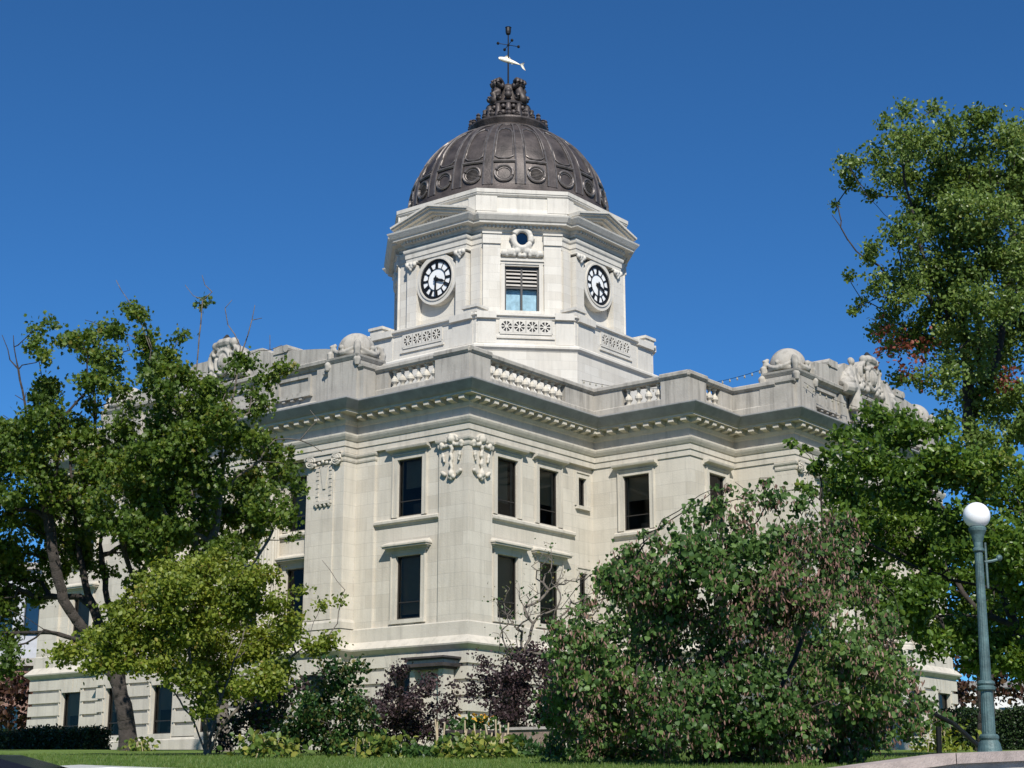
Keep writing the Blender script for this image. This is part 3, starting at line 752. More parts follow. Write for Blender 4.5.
# entrance canopy by the corner and its doorway
ec = MB(); fr = fS(0)
ec.fbox(fr,-2.05,-.35,.0,.95,4.72,4.80); ec.fbox(fr,-2.20,-.20,.0,1.12,4.80,4.92)
ec.fbox(fr,-2.12,-.28,.0,1.04,5.04,5.10)
ec.fbox(fr,-2.25,-.15,.0,1.18,5.10,5.17)
eo = ec.build('canopy', M['bronze'], CH)
e2 = MB(); e2.fbox(fr,-2.10,-.30,.0,1.02,4.921,5.04); e2.build('canopy_panel', M['weathered'], eo)
e3 = MB()
for u in (-1.95,-.55): e3.fbox(fr,u-.12,u+.12,.25,.85,1.6,4.72)
e3.fbox(fr,-1.83,-.67,.25,.5,1.6,4.72)
e3.build('canopy_pier', M['plain'], eo)
dr = MB(); a, b_, c, d = door
dr.fbox(fr,a,b_,-.40,-.33,c,d); 
dro = dr.build('door', M['sash'], CH)
dg = MB(); dg.fbox(fr,a+.14,b_-.14,-.33,-.315,3.3,4.6); dg.build('pane', M['glass'], dro)
hd = MB(); hd.fbox(fr,b_-.2,b_-.16,-.315,-.27,2.7,3.1); hd.build('handle', M['chrome'], dro)
df = MB(); df.fbox(fr,a-.22,a,-.02,.14,1.6,4.95); df.fbox(fr,b_,b_+.22,-.02,.14,1.6,4.95); df.fbox(fr,a,b_,-.02,.14,4.80,4.95); df.build('frame', M['plain'], dro)

# ------------------------------------------------------------------ tower
def octo(a, h):
    return [(CX+x, CY+y) for x, y in ((-h,-a),(h,-a),(a,-h),(a,h),(h,a),(-h,a),(-a,h),(-a,-h))]
tb = MB()
base = octo(7.0, 3.5)
tb.prism(octo(7.18,3.6), 15.6, 21.35)
tb.prism(octo(7.45,3.72), 15.6, 19.35)
tb.sweep(octo(7.18,3.6), [(0,19.35),(.27,19.35),(.1,19.55),(0,19.56)], True)
tb.sweep(base, [(.1,21.30),(.18,21.34),(.24,21.44),(.34,21.52),(.34,21.62),(.26,21.70),(.05,21.78),(0,21.80)], True)
tb.sweep(base, [(0,21.8),(.0,23.02),(.06,23.06),(.10,23.16),(.18,23.20),(.18,23.30),(.10,23.34),(-1.6,23.36)], True)
tbo = tb.build('tower_base', M['tower'], CH)
# corner piers and terminal pedestals of the tower balcony
card = [frame((CX,CY), k*PI/2) for k in range(4)]
dia = [frame((CX,CY), PI/4+k*PI/2) for k in range(4)]
for f_ in card:
    for s in (-1,1):
        tp = MB(); tp.fbox(f_, s*2.65-.65, s*2.65+.65, 6.9, 7.03, 21.80, 23.05)
        tp.fbox(f_, s*2.65-.72, s*2.65+.68, 6.6, 7.20, 23.05, 23.375); tp.build('balcony_pier', M['towerp'], tbo)
        tp = MB(); tp.fbox(f_, s*3.15-.42, s*3.15+.42, 6.3, 7.06, 23.377, 23.62); tp.fbox(f_, s*3.15-.50, s*3.15+.50, 6.2, 7.13, 23.62, 23.76); tp.build('terminal_block', M['towerp'], tbo)
for f_ in dia:
    for s in (-1,1):
        tp = MB(); tp.fbox(f_, s*1.95-.45, s*1.95+.45, 7.3, 7.455, 21.80, 23.05)
        tp.fbox(f_, s*1.95-.50, s*1.95+.47, 7.1, 7.625, 23.05, 23.39); tp.build('balcony_pier', M['towerp'], tbo)
# pierced rosette panels
def rosettes(fr, n, cs, zc, sz, i):
    m_ = MB(); h = sz/2
    for c in cs:
        def P(r_, a): return fr(c+r_*math.cos(a), n, zc+r_*math.sin(a))
        def Q(a):
            k = h/max(abs(math.cos(a)), abs(math.sin(a))); return fr(c+k*math.cos(a), n, zc+k*math.sin(a))
        r1, r2 = h*.26, h*.86; dl1, dl2 = R(13), R(7)
        for k in range(8):
            a0 = k*PI/4; a1 = a0+PI/4
            s0i, s1i, s0o, s1o = a0+dl1, a1-dl1, a0+dl2, a1-dl2
            m_.add([fr(c,n,zc),P(r1,a0),P(r1,s0i),P(r1,s1i),P(r1,a1)], [(0,1,2,3,4)])
            m_.add([P(r1,a0),P(r2,a0),P(r2,s0o),P(r1,s0i)], [(0,1,2,3)]); m_.add([P(r1,s1i),P(r2,s1o),P(r2,a1),P(r1,a1)], [(0,1,2,3)])
            mid = (a0+a1)/2
            ring = [a0, s0o, mid, s1o, a1]
            m_.add([P(r2,x) for x in ring]+[Q(x) for x in (a0,s0o,mid,s1o,a1)], [(0,5,6,1),(1,6,7,2),(2,7,8,3),(3,8,9,4)])
            hole = [P(r1,s0i),P(r2,s0o),P(r2,mid),P(r2,s1o),P(r1,s1i)]
            nb = np.array(fr(0,-.04,0))-np.array(fr(0,0,0))
            back = [tuple(np.array(x)+nb) for x in hole]
            m_.add(hole+back, [(j,(j+1)%5,5+(j+1)%5,5+j) for j in range(5)]); 
    u0, u1 = cs[0]-h, cs[-1]+h
    o = m_.build('pierced_panel', M['towerp'], tbo)
    nv = n-.044; b2 = MB(); b2.quad(fr(u0,nv,zc-h),fr(u1,nv,zc-h),fr(u1,nv,zc+h),fr(u0,nv,zc+h))
    b2.build('panel_void', M['iron'], o)
    return o
for fs__, nn_ in (((card[0], card[1], card[3]), 7.05), ((dia[0], dia[3], dia[1]), 7.475)):
    for f_ in fs__:
        rosettes(f_, nn_, [-.96,-.32,.32,.96], 22.68, .62, 0)
        tl = MB(); b0 = nn_-.17
        tl.fbox(f_, -1.30,1.30, b0, nn_-.005, 22.99, 23.05); tl.fbox(f_, -1.30,1.30, b0, nn_-.005, 22.28, 22.37)
        tl.fbox(f_, -1.34,-1.27, b0, nn_-.002, 22.36, 23.0); tl.fbox(f_, 1.27,1.34, b0, nn_-.002, 22.36, 23.0)
        tl.fbox(f_, -1.45,1.45, b0, nn_+.03, 22.06, 22.16); tl.build('panel_frame', M['towerp'], tbo)
# clock stage
ts = MB(); A, Hh = 5.62, 2.78
oc = octo(A, Hh)
dn = (A+Hh)/math.sqrt(2); dw = (A-Hh)/math.sqrt(2)     # diagonal face: distance and half width
wop = (-.88,.88,23.95,26.36); ovo = (-.55,.55,27.2,28.3)
for f_ in card: ts.wall(f_, -Hh, Hh, 23.3, 29.2, [], A)
for k, f_ in enumerate(dia):
    ts.wall(f_, -dw, dw, 23.3, 29.2, [wop] if k in (0,1,3) else [], dn, .5)
    for s in (-1,1):
        ts.fbox(f_, s*(dw+1.12)/2-(dw-1.12)/2, s*(dw+1.12)/2+(dw-1.12)/2, dn-.1, dn+.16, 23.3, 27.45)
        ts.fbox(f_, s*(dw+1.12)/2-(dw-1.12)/2-.03, s*(dw+1.12)/2+(dw-1.12)/2+.03, dn-.1, dn+.24, 27.45, 27.96)
        ts.fbox(f_, s*(dw+1.12)/2-(dw-1.12)/2-.06, s*(dw+1.12)/2+(dw-1.12)/2+.06, dn-.1, dn+.30, 27.96, 28.05)
for f_ in card:
    for s in (-1,1):
        ts.fbox(f_, s*2.40-.30, s*2.40+.30, A-.1, A+.12, 23.3, 27.3)
        ts.fbox(f_, s*1.66-.33, s*1.66+.33, A-.1, A+.40, 23.3, 27.1)
        ts.fbox(f_, s*1.66-.38, s*1.66+.38, A-.1, A+.46, 23.36, 23.75)
tso = ts.build('tower_wall', M['tower'], CH)
te = MB()
# architrave band + cornice round the stage, with projecting clock bays
for f_ in card:
    pth = [f_(-Hh,A,0)[:2], f_(-2.02,A,0)[:2], f_(-2.02,A+.40,0)[:2], f_(2.02,A+.40,0)[:2], f_(2.02,A,0)[:2], f_(Hh,A,0)[:2]]
    te.sweep(pth, [(-.3,27.28),(.03,27.30),(.03,27.50),(.07,27.52),(.07,27.74),(.13,27.82),(.15,27.9),(.15,27.98),(.0,28.0)])
    te.fbox(f_, -2.02, 2.02, A-.3, A+.40, 27.98, 28.3)
ring = []
for k in range(4):
    f_ = card[k]; ring += [f_(-Hh,A,0)[:2], f_(-2.05,A,0)[:2], f_(-2.05,A+.4,0)[:2], f_(2.05,A+.4,0)[:2], f_(2.05,A,0)[:2], f_(Hh,A,0)[:2]]
te.sweep(ring, [(-.1,28.100),(.06,28.120),(.10,28.240),(.20,28.300),(.22,28.420),(.52,28.460),(.54,28.560),(.60,28.600),(.74,28.820),(.76,28.900),(-.3,29.020)], True)
# dentils
for i in range(len(ring)):
    a = np.array(ring[i]); b_ = np.array(ring[(i+1)%len(ring)]); Ln = np.linalg.norm(b_-a)
    if Ln < 1: continue
    t = (b_-a)/Ln; o_ = np.array([t[1],-t[0]]); n_ = int(Ln/.21)
    for k in range(n_):
        p = a+t*(k+.5)*Ln/n_
        q = [p-t*.055+o_*.1, p+t*.055+o_*.1, p+t*.055+o_*.33, p-t*.055+o_*.33]
        te.add([(*x,28.300) for x in q]+[(*x,28.445) for x in q], [(0,1,2,3),(7,6,5,4),(1,0,4,5),(2,1,5,6),(3,2,6,7),(0,3,7,4)])
te.build('tower_cornice', M['towerp'], tso)
# pediments
for f_ in card:
    pd = MB(); n0 = A+.4; hw = 2.55; za = 29.0; zp = 29.70
    pd.fprism(f_, [(-hw,za),(hw,za),(0,zp)], A-.6, n0+.04)
    for s in (-1,1):
        p0 = np.array([s*hw, za]); p1 = np.array([0, zp]); dv = (p1-p0)/np.linalg.norm(p1-p0); up_ = np.array([-dv[1]*s*1.0, dv[0]*s]) 
        if up_[1] < 0: up_ = -up_
        for lo_, hi_, pr in ((-.20,-.08,.30),(-.08,.06,.52),(.06,.14,.66),(.14,.24,.74)):
            a0 = p0+up_*lo_; a1 = p1+up_*lo_; b0 = p0+up_*hi_; b1 = p1+up_*hi_
            a1 = a0+dv*((0-a0[0])/dv[0]); b1 = b0+dv*((0-b0[0])/dv[0])
            if lo_ < 0: a0 = p0+dv*.25+up_*lo_; 
            pd.fprism(f_, [tuple(a0),tuple(a1),tuple(b1),tuple(b0)], A-.55, n0+pr)
        for k in range(9):
            u = s*(.3+k*.22); z = zp-(zp-za)*abs(u)/hw-.27
            pd.fbox(f_, u-.05, u+.05, n0, n0+.13, z-.06, z+.05)
    pd.build('pediment', M['towerp'], tso)
# scroll brackets over the clock pilasters
for f_ in (card[0], card[1], card[3]):
    for s in (-1,1):
        b2 = MB()
        for k, (du, dz, r_) in enumerate(((-.24,27.12,.13),(.24,27.12,.13),(0,27.16,.12),(-.1,27.0,.09),(.1,27.0,.09),(0,26.86,.08))):
            b2.ball(f_(s*1.66+du, A+.50, dz), r_, 8, 6)
        b2.fbox(f_, s*1.66-.42, s*1.66+.42, A-.1, A+.52, 27.2, 27.29)
        o = b2.build('pilaster_capital', M['towerp'], tso); sculpt(o, .035, 1)
# clocks
ROM = ['XII','I','II','III','IIII','V','VI','VII','VIII','IX','X','XI']
CZ = 26.05
for ci, f_ in enumerate(card):
    n = A+.26
    c = MB()
    def ringm(mb, r0, r1, n0, n1, seg=48, mi=0):
        vs = []
        for k in range(seg):
            a = 2*PI*k/seg; cs, sn = math.cos(a), math.sin(a)
            vs += [f_(r0*cs,n1,CZ+r0*sn), f_(r1*cs,n1,CZ+r1*sn), f_(r1*cs,n0,CZ+r1*sn), f_(r0*cs,n0,CZ+r0*sn)]
        fs = []
        for k in range(seg):
            j = (k+1)%seg
            for e in range(4): fs.append((k*4+e, j*4+e, j*4+(e+1)%4, k*4+(e+1)%4))
        mb.add(vs, fs, mi)
    ringm(c, 1.10, 1.36, n-.30, n+.12); ringm(c, 1.08, 1.16, n-.05, n+.17)
    cl = c.build('clock', M['towerp'], CH)
    dl = MB(); dl.fprism(f_, [(1.12*math.cos(2*PI*k/48), CZ+1.12*math.sin(2*PI*k/48)) for k in range(48)], n-.03, n+.06); dl.build('dial', M['white'], cl)
    nm = MB(); n0, n1 = n+.055, n+.10
    ringm(nm, .995, 1.085, n0, n1); ringm(nm, .965, .978, n0, n1); ringm(nm, .57, .60, n0, n1); ringm(nm, .91, .935, n0, n1)
    for k in range(60):
        a = 2*PI*k/60; w_ = .018
        dx, dz = math.sin(a), math.cos(a); px_, pz_ = dz, -dx
        nm.fprism(f_, [(dx*.93-px_*w_,CZ+dz*.93-pz_*w_),(dx*.93+px_*w_,CZ+dz*.93+pz_*w_),(dx*1.0+px_*w_,CZ+dz*1.0+pz_*w_),(dx*1.0-px_*w_,CZ+dz*1.0-pz_*w_)], n0, n1-.004)
    for h, txt in enumerate(ROM):
        a = 2*PI*h/12; dx, dz = math.sin(a), math.cos(a); tx, tz = dz, -dx
        wd = {'I': .05, 'V': .075, 'X': .08}; tw = sum(wd[ch] for ch in txt); x0 = -tw/2
        def stroke(xa, ra, xb, rb, w_=.017):
            nm.fprism(f_, [(tx*(xa-w_)+dx*ra,CZ+tz*(xa-w_)+dz*ra),(tx*(xa+w_)+dx*ra,CZ+tz*(xa+w_)+dz*ra),(tx*(xb+w_)+dx*rb,CZ+tz*(xb+w_)+dz*rb),(tx*(xb-w_)+dx*rb,CZ+tz*(xb-w_)+dz*rb)], n0, n1-.008)
        for ch in txt:
            m_ = x0+wd[ch]/2
            if ch == 'I': stroke(m_,.63,m_,.89)
            if ch == 'V': stroke(m_,.63,m_-.035,.89,.022); stroke(m_,.63,m_+.035,.89,.014)
            if ch == 'X': stroke(m_-.035,.63,m_+.035,.89,.022); stroke(m_+.035,.63,m_-.035,.89,.014)
            x0 += wd[ch]
        stroke(0,.625,0,.64,tw/2); stroke(0,.88,0,.895,tw/2)
    nm.build('numerals', M['iron'], cl)
    def hand(nm_, ang, ln, w_, n0):
        hb = MB(); dx, dz = math.sin(ang), math.cos(ang); tx, tz = dz, -dx
        P = lambda t, s: (tx*s+dx*t, CZ+tz*s+dz*t)
        hb.fprism(f_, [P(-.18,-w_*.6),P(-.18,w_*.6),P(ln*.7,w_),P(ln,0.01),P(ln,-0.01),P(ln*.7,-w_)][::-1], n0, n0+.03); hb.build(nm_, M['iron'], cl)
    hand('hour_hand', R(110), .60, .075, n+.11); hand('minute_hand', R(182), .92, .055, n+.15)
    hu = MB(); hu.fprism(f_, [(.11*math.cos(k*PI/8),CZ+.11*math.sin(k*PI/8)) for k in range(16)], n+.05, n+.20); hu.build('hub', M['iron'], cl)
# tower windows on the diagonals, with louvres over glass, and the round cartouche above
for k in (0,1,3):
    f_ = dia[k]; n = dn
    t = MB(); a, b_, c, d = wop
    for (u0,u1,z0,z1,pr) in ((a-.2,a,c,d+.08,.05),(b_,b_+.2,c,d+.08,.05),(a-.28,b_+.28,d+.08,d+.22,.06),(a-.32,b_+.32,d+.22,d+.34,.13),(a-.32,b_+.32,c-.14,c,.1)):
        t.fbox(f_,u0,u1,n-.05,n+pr,z0,z1)
    tw_ = t.build('tower_window', M['towerp'], CH)
    s = MB(); nn = n-.22
    for (u0,u1,z0,z1) in ((a,a+.09,c,d),(b_-.09,b_,c,d),(-.05,.05,c,d),(a,b_,c,c+.07),(a,b_,d-.12,d),(a,b_,25.18,25.27)): s.fbox(f_,u0,u1,nn-.06,nn+.06+.002*(z1-z0),z0,z1)
    s.build('sash', M['sash'], tw_)
    lv = MB()
    for s_ in (-1,1):
        for j in range(5):
            z = 25.33+j*.20; u0, u1 = (.05,.79) if s_ > 0 else (-.79,-.05)
            lv.add([f_(u0,nn+.06,z),f_(u1,nn+.06,z),f_(u1,nn-.06,z+.13),f_(u0,nn-.06,z+.13),f_(u0,nn+.06,z+.02),f_(u1,nn+.06,z+.02),f_(u1,nn-.06,z+.15),f_(u0,nn-.06,z+.15)],
                   [(0,1,2,3),(4,5,6,7),(0,1,5,4),(2,3,7,6)])
    lv.build('louvre', M['slat'], tw_)
    g = MB(); g.quad(f_(a,nn,c),f_(b_,nn,c),f_(b_,nn,25.2),f_(a,nn,25.2)); g.build('pane', M['glass_c'], tw_)
    cu = MB(); cu.quad(f_(a,nn-.2,c),f_(b_,nn-.2,c),f_(b_,nn-.2,25.2),f_(a,nn-.2,25.2)); cu.build('curtain', M['curtain'], tw_)
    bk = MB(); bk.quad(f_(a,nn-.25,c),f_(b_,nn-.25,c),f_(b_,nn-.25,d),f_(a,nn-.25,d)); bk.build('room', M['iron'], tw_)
    g = MB(); zc = 27.78
    g.tube([f_(.45*math.cos(x),n+.12,zc+.5*math.sin(x)) for x in np.linspace(0,2*PI,25)[:-1]], .17, 8, closed=True)
    for j in range(8):
        x = j*PI/4; g.ball(f_(.58*math.cos(x),n+.12,zc+.63*math.sin(x)), .10, 7, 5)
    g.ball(f_(0,n+.2,zc+.68), (.16,.14,.17), 8, 6)
    for s_ in (-1,1):
        for (u,z,r_) in ((.25,27.12,.20),(.6,27.05,.22),(.92,27.0,.17),(.42,26.92,.13),(.76,26.9,.12),(.12,26.9,.13),(1.02,26.95,.1)): g.ball(f_(s_*u,n+.10,z), r_, 9, 7)
        g.tube([f_(s_*.6+.15*math.cos(x),n+.22,27.05+.15*math.sin(x)) for x in np.linspace(0,2*PI,13)[:-1]], .05, 5, closed=True)
    o = g.build('round_cartouche', M['towerp'], CH); sculpt(o, .035, 1)
    g = MB(); g.fprism(f_, [(.33*math.cos(x),zc+.38*math.sin(x)) for x in np.linspace(0,2*PI,25)[:-1]], n-.02, n+.06); g.build('round_pane', M['glass_b'], o)
    g = MB(); g.fprism(f_, [(.33*math.cos(x),zc+.38*math.sin(x)) for x in np.linspace(0,2*PI,25)[:-1]], n-.06, n+.03); g.build('round_backing', M['iron'], o)
# attic above the cornice
ta = MB(); atc = octo(5.98, 2.70)
ta.sweep(atc, [(-.3,28.95),(0,28.98),(0,29.2),(-.05,29.38),(-.05,30.0),(.02,30.03),(.08,30.10),(.08,30.16),(.12,30.18),(.12,30.38),(-.6,30.43)], True)
for f_ in dia:
    for s in (-1,1): ta.fbox(f_, s*1.85-.55, s*1.85+.55, 5.9, 6.16, 29.2, 30.02)
for f_ in card:
    for s in (-1,1): ta.fbox(f_, s*2.4-.28, s*2.4+.28, 5.8, 5.99, 29.2, 30.02)
ta.prism(octo(5.7,2.6), 29.2, 30.40)
tao = ta.build('tower_attic', M['towerp'], CH)

# ------------------------------------------------------------------ dome
DR, DZ = 5.48, 31.0
dm = MB()
prof = [(5.66,30.38),(5.66,30.52),(5.58,30.56),(5.54,30.95),(5.50,31.0)]
SQ = .945
for p in np.linspace(1, 67, 28): prof.append((DR*math.cos(R(p)), DZ+SQ*DR*math.sin(R(p))))
dm.lathe(prof, (CX,CY,0), 80)
dome = dm.build('dome', M['bronze'], CH, smooth=True)
def dp(th, ph, o=0.):
    rr = (DR+o)*math.cos(ph); return (CX+math.sin(th)*rr, CY-math.cos(th)*rr, DZ+SQ*(DR+o)*math.sin(ph))
NP_ = 20; ST = 2*PI/NP_
for k in range(NP_):
    rb = MB(); th = (k+.5)*ST
    phs = np.radians(np.linspace(0, 66, 20))
    def strip(mb, th, hw_m, h, phs):
        vs = []
        for ph in phs:
            rr = DR*math.cos(ph); w_ = hw_m(ph)/rr
            vs += [dp(th-w_,ph,-.02),dp(th-w_,ph,h),dp(th+w_,ph,h),dp(th+w_,ph,-.02)]
        fs = []
        for i in range(len(phs)-1):
            for e in range(3): fs.append((i*4+e,(i+1)*4+e,(i+1)*4+e+1,i*4+e+1))
        fs.append((0,1,2,3)); mb.add(vs, fs)
    strip(rb, th, lambda p: .20*max(.45,math.cos(p)), .06, phs)
    rb.build('rib', M['bronze'], dome); rb = MB()
    for s in (-1,1): 
        def edge_(ph): return th+s*(.24*max(.45,math.cos(ph)))/(DR*math.cos(ph))
        rb.tube([dp(edge_(ph),ph,.05) for ph in phs], .055, 5)
    rb.build('rib_bead', M['bronze_l'], dome)
for k in range(NP_):
    th = k*ST; pn = MB()
    def PT(du, ph, o=.02): return dp(th+du/(DR*math.cos(ph)), ph, o)
    # band between the round port and the upper panel
    pn.tube([PT(x, R(15), .04) for x in np.linspace(-.58,.58,5)], .085, 6)
    rr_ = .47
    pn.tube([PT(rr_*math.cos(x), R(6.8)+rr_/DR*math.sin(x), .05) for x in np.linspace(0,2*PI,25)[:-1]], .07, 6, closed=True)
    pn.tube([PT(.36*math.cos(x), R(6.8)+.36/DR*math.sin(x), .02) for x in np.linspace(0,2*PI,25)[:-1]], .03, 5, closed=True)
    if k % 2:
        for j in range(-3,4):
            z = j*.09; h_ = math.sqrt(max(.01,.34**2-z*z)); pn.tube([PT(-h_,R(6.8)+z/DR,.02),PT(h_,R(6.8)+z/DR,.02)], .025, 4)
    # tapering arched panel
    bot = R(19); topp = R(47); L_ = []
    for x in np.linspace(0,1,8): 
        ph = bot+(topp-bot)*x; L_.append((.50*math.cos(ph)/math.cos(R(18))*(.95 if x < .9 else .7), ph))
    path = [PT(w_, ph, .035) for w_, ph in L_]+[PT(0, topp+R(2.2), .035)]+[PT(-w_, ph, .035) for w_, ph in L_[::-1]]+[PT(-.3, bot-R(1.6), .035), PT(0, bot-R(2.2), .035), PT(.3, bot-R(1.6), .035)]
    pn.tube(path, .042, 5, closed=True)
    pn.build('panel', M['bronze_l'], dome)
DZS = -.45
cw = MB()
cw.lathe([(2.0,35.85),(2.16,36.05),(2.19,36.30),(2.06,36.42),(2.14,36.56),(2.22,36.70),(2.22,36.80),(1.95,36.84),(1.6,36.9),(1.3,37.0),(1.22,37.2),(1.12,37.7),(1.1,37.95),(1.24,38.0),(1.27,38.1),(1.15,38.16),(.85,38.2),(.62,38.5),(.52,39.1),(.5,39.35),(.35,39.5),(.10,39.65)], (CX,CY,DZS), 32)
cwo = cw.build('dome_collar', M['bronze'], dome, smooth=False)
for k in range(28):
    cr_ = MB(); a = 2*PI*k/28; r_ = 2.12; x, y = CX+r_*math.cos(a), CY+r_*math.sin(a)
    h = .44 if k % 2 == 0 else .28
    cr_.lathe([(.08,36.78),(.17,36.78+h*.35),(.10,36.78+h*.65),(.15,36.78+h*.8),(.03,36.78+h*1.1)], (x,y,DZS), 6)
    cr_.build('cresting', M['bronze'], dome)
fi = MB()
VA = math.atan2(CAMP[1]-CY, CAMP[0]-CX)
Z_ = lambda z: z+DZS
for k in range(4):
    a = VA+PI/4+k*PI/2; q = lambda r_, z, da=0: (CX+r_*math.cos(a+da), CY+r_*math.sin(a+da), 38.1+(z-38.1)*.84+DZS)
    fi.tube([q(1.12,38.1),q(1.16,38.4),q(1.02,38.75),q(.88,39.05),q(.86,39.35)], [.24,.27,.25,.22,.2], 8)
    for da in (-.22,.0,.22): fi.tube([q(.84+.25*math.cos(t), 39.62+.25*math.sin(t), da) for t in np.linspace(0,2*PI,12)[:-1]], .13, 6, closed=True)
    fi.ball(q(.84,39.62), .2, 8, 6)
    for da in (-.3,.3): fi.tube([q(1.12+.16*math.cos(t), 38.5+.16*math.sin(t), da) for t in np.linspace(0,2*PI,10)[:-1]], .10, 6, closed=True)
    fi.ball(q(.82,38.75,PI/4), .22, 8, 6); fi.ball(q(.7,39.1,PI/4), .2, 8, 6)
for k in range(14):
    a = 2*PI*k/14; q = lambda r_, z, da=0: (CX+r_*math.cos(a+da), CY+r_*math.sin(a+da), z+DZS)
    fi.tube([q(1.3,36.95),q(1.36,37.25),q(1.28,37.6),q(1.36,37.9)], [.16,.2,.17,.12], 6)
    fi.ball(q(1.32,37.35,PI/14), .17, 7, 5); fi.ball(q(1.26,37.75,PI/14), .14, 7, 5); fi.ball(q(1.5,36.98,PI/14), .15, 7, 5)
fi.build('scroll_finial', M['bronze'], dome, smooth=True)
wv = MB()
wv.tube([(CX,CY,39.0),(CX,CY,42.3)], [.055,.035], 8)
wv.lathe([(.03,42.22),(.13,42.3),(.16,42.45),(.16,42.68),(.19,42.70),(.03,42.78)], (CX,CY,0), 10)
vr = np.array([_r[0], _r[1]])
for k in range(4):
    a = R(38)+R(20)+k*PI/2; dx, dy = math.cos(a), math.sin(a)
    wv.tube([(CX,CY,41.62),(CX+dx*.56,CY+dy*.56,41.62)], .02, 5); wv.ball((CX+dx*.62,CY+dy*.62,41.62), .09, 7, 5)
wv.ball((CX,CY,41.62), .08, 8, 6)
wvo = wv.build('weathervane', M['iron'], CH)
fs_ = MB(); K = 16; vs = []
for i in range(K+1):
    t = i/K; x = -.55+1.25*t
    hgt = .175*math.sin(PI*min(1,t*1.02+.03))**.55*(1-.55*t)+.02; z = 40.80-.30*t-.12*t*t
    for k in range(10):
        an = 2*PI*k/10; off = vr*x+np.array([-vr[1],vr[0]])*math.cos(an)*hgt*.55
        vs.append((CX+off[0], CY+off[1], z+math.sin(an)*hgt))
fs_.add(vs, [(i*10+k,i*10+(k+1)%10,(i+1)*10+(k+1)%10,(i+1)*10+k) for i in range(K) for k in range(10)]+[tuple(range(10)), tuple(K*10+k for k in range(10))])
def fin(pts):
    o_ = np.array([-vr[1],vr[0]])*.02
    A_ = [(CX+vr[0]*x+o_[0], CY+vr[1]*x+o_[1], z) for x, z in pts]; B_ = [(CX+vr[0]*x-o_[0], CY+vr[1]*x-o_[1], z) for x, z in pts]; n_ = len(pts)
    fs_.add(A_+B_, [tuple(range(n_)), tuple(range(2*n_-1,n_-1,-1))]+[(i,(i+1)%n_,(i+1)%n_+n_,i+n_) for i in range(n_)])
fin([(.66,40.42),(.92,40.55),(.86,40.34),(.98,40.02),(.80,40.16)]); fin([(-.25,40.85),(-.05,41.0),(.15,40.76)]); fin([(.05,40.60),(.22,40.40),(.28,40.58)])
fs_.build('fish', M['fish'], wvo, smooth=True)

# strings of lights from the tower to the attic corners
def light_string(label, p, q, sag, nb):
    p = np.array(p, float); q = np.array(q, float)
    pts = [p+(q-p)*t+np.array([0,0,-sag*4*t*(1-t)]) for t in np.linspace(0,1,25)]
    rt = thing('light_string', label, 'string lights', tuple(p), 'strings of lights on the roof')
    mb = MB(); mb.tube(pts, .012, 4); mb.build('wire', M['iron'], rt)
    first = None
    for k in range(nb):
        t = (k+.5)/nb; c = p+(q-p)*t+np.array([0,0,-sag*4*t*(1-t)])
        if first is None:
            b_ = MB(); b_.lathe([(.02,0),(.03,-.04),(.05,-.10),(.02,-.15)], tuple(c), 6); first = b_.build('bulb', M['bulb'], rt, off=(c[0],c[1],c[2]+ZO)); base_c = c
        else:
            o = first.copy(); COL.objects.link(o); o.parent = rt; o.location = Vector(tuple(c-p))
light_string('string of small bulbs sagging from tower base to the globe right of the tower', (CX+7.1,CY-3.2,20.1), (6.9,12.9,18.2), .8, 30)
light_string('string of small bulbs running along the sculpted attic right of the tower', (7.9,12.5,17.0), (8.0,19,17.1), .3, 12)
light_string('string of small bulbs crossing the sky left of the tower', (CX-6.6,CY-4.2,21.4), (-44,9,20.2), .9, 40)
light_string('lower string of bulbs seen behind the left maple tops', (CX-6.9,CY-3.9,19.0), (-44,9,18.0), .9, 40)

# ------------------------------------------------------------------ vegetation
LEAF = {}
LEAF['maple'] = leaf_mat('maple_leaf', [(0,(.044,.082,.013)),(.55,(.102,.166,.024)),(.85,(.18,.225,.036)),(.95,(.22,.17,.035)),(1,(.26,.09,.03))], .42)
LEAF['dogwood'] = leaf_mat('dogwood_leaf', [(0,(.095,.140,.021)),(.5,(.185,.238,.032)),(.9,(.27,.30,.046)),(1,(.26,.21,.05))], .42)
LEAF['redbud'] = leaf_mat('redbud_leaf', [(0,(.048,.100,.028)),(.5,(.098,.178,.046)),(.9,(.155,.25,.066)),(1,(.20,.23,.05))], .42)
LEAF['pod'] = leaf_mat('seed_pod', [(0,(.13,.072,.055)),(.6,(.26,.15,.118)),(1,(.38,.25,.20))], .2, .7)
LEAF['linden'] = leaf_mat('airy_leaf', [(0,(.075,.120,.026)),(.5,(.145,.218,.048)),(.93,(.225,.30,.085)),(1,(.32,.10,.05))], .42, .35)
LEAF['ginkgo'] = leaf_mat('bright_leaf', [(0,(.048,.096,.016)),(.5,(.100,.176,.027)),(.9,(.165,.25,.042)),(1,(.22,.25,.05))], .42, .35)
LEAF['purple'] = leaf_mat('purple_leaf', [(0,(.020,.013,.015)),(.6,(.050,.031,.034)),(1,(.10,.065,.062))], .2)
LEAF['shrub'] = leaf_mat('shrub_leaf', [(0,(.015,.045,.012)),(.6,(.035,.085,.018)),(1,(.07,.13,.03))], .25)
LEAF['yellow'] = leaf_mat('yellowing_leaf', [(0,(.06,.07,.02)),(.5,(.13,.13,.04)),(1,(.24,.20,.06))], .3)
LEAF['hosta'] = leaf_mat('hosta_leaf', [(0,(.05,.10,.02)),(.5,(.125,.18,.032)),(1,(.30,.29,.06))], .3)
LEAF['hedge'] = leaf_mat('hedge_leaf', [(0,(.010,.026,.008)),(.6,(.022,.045,.012)),(1,(.04,.07,.02))], .15)
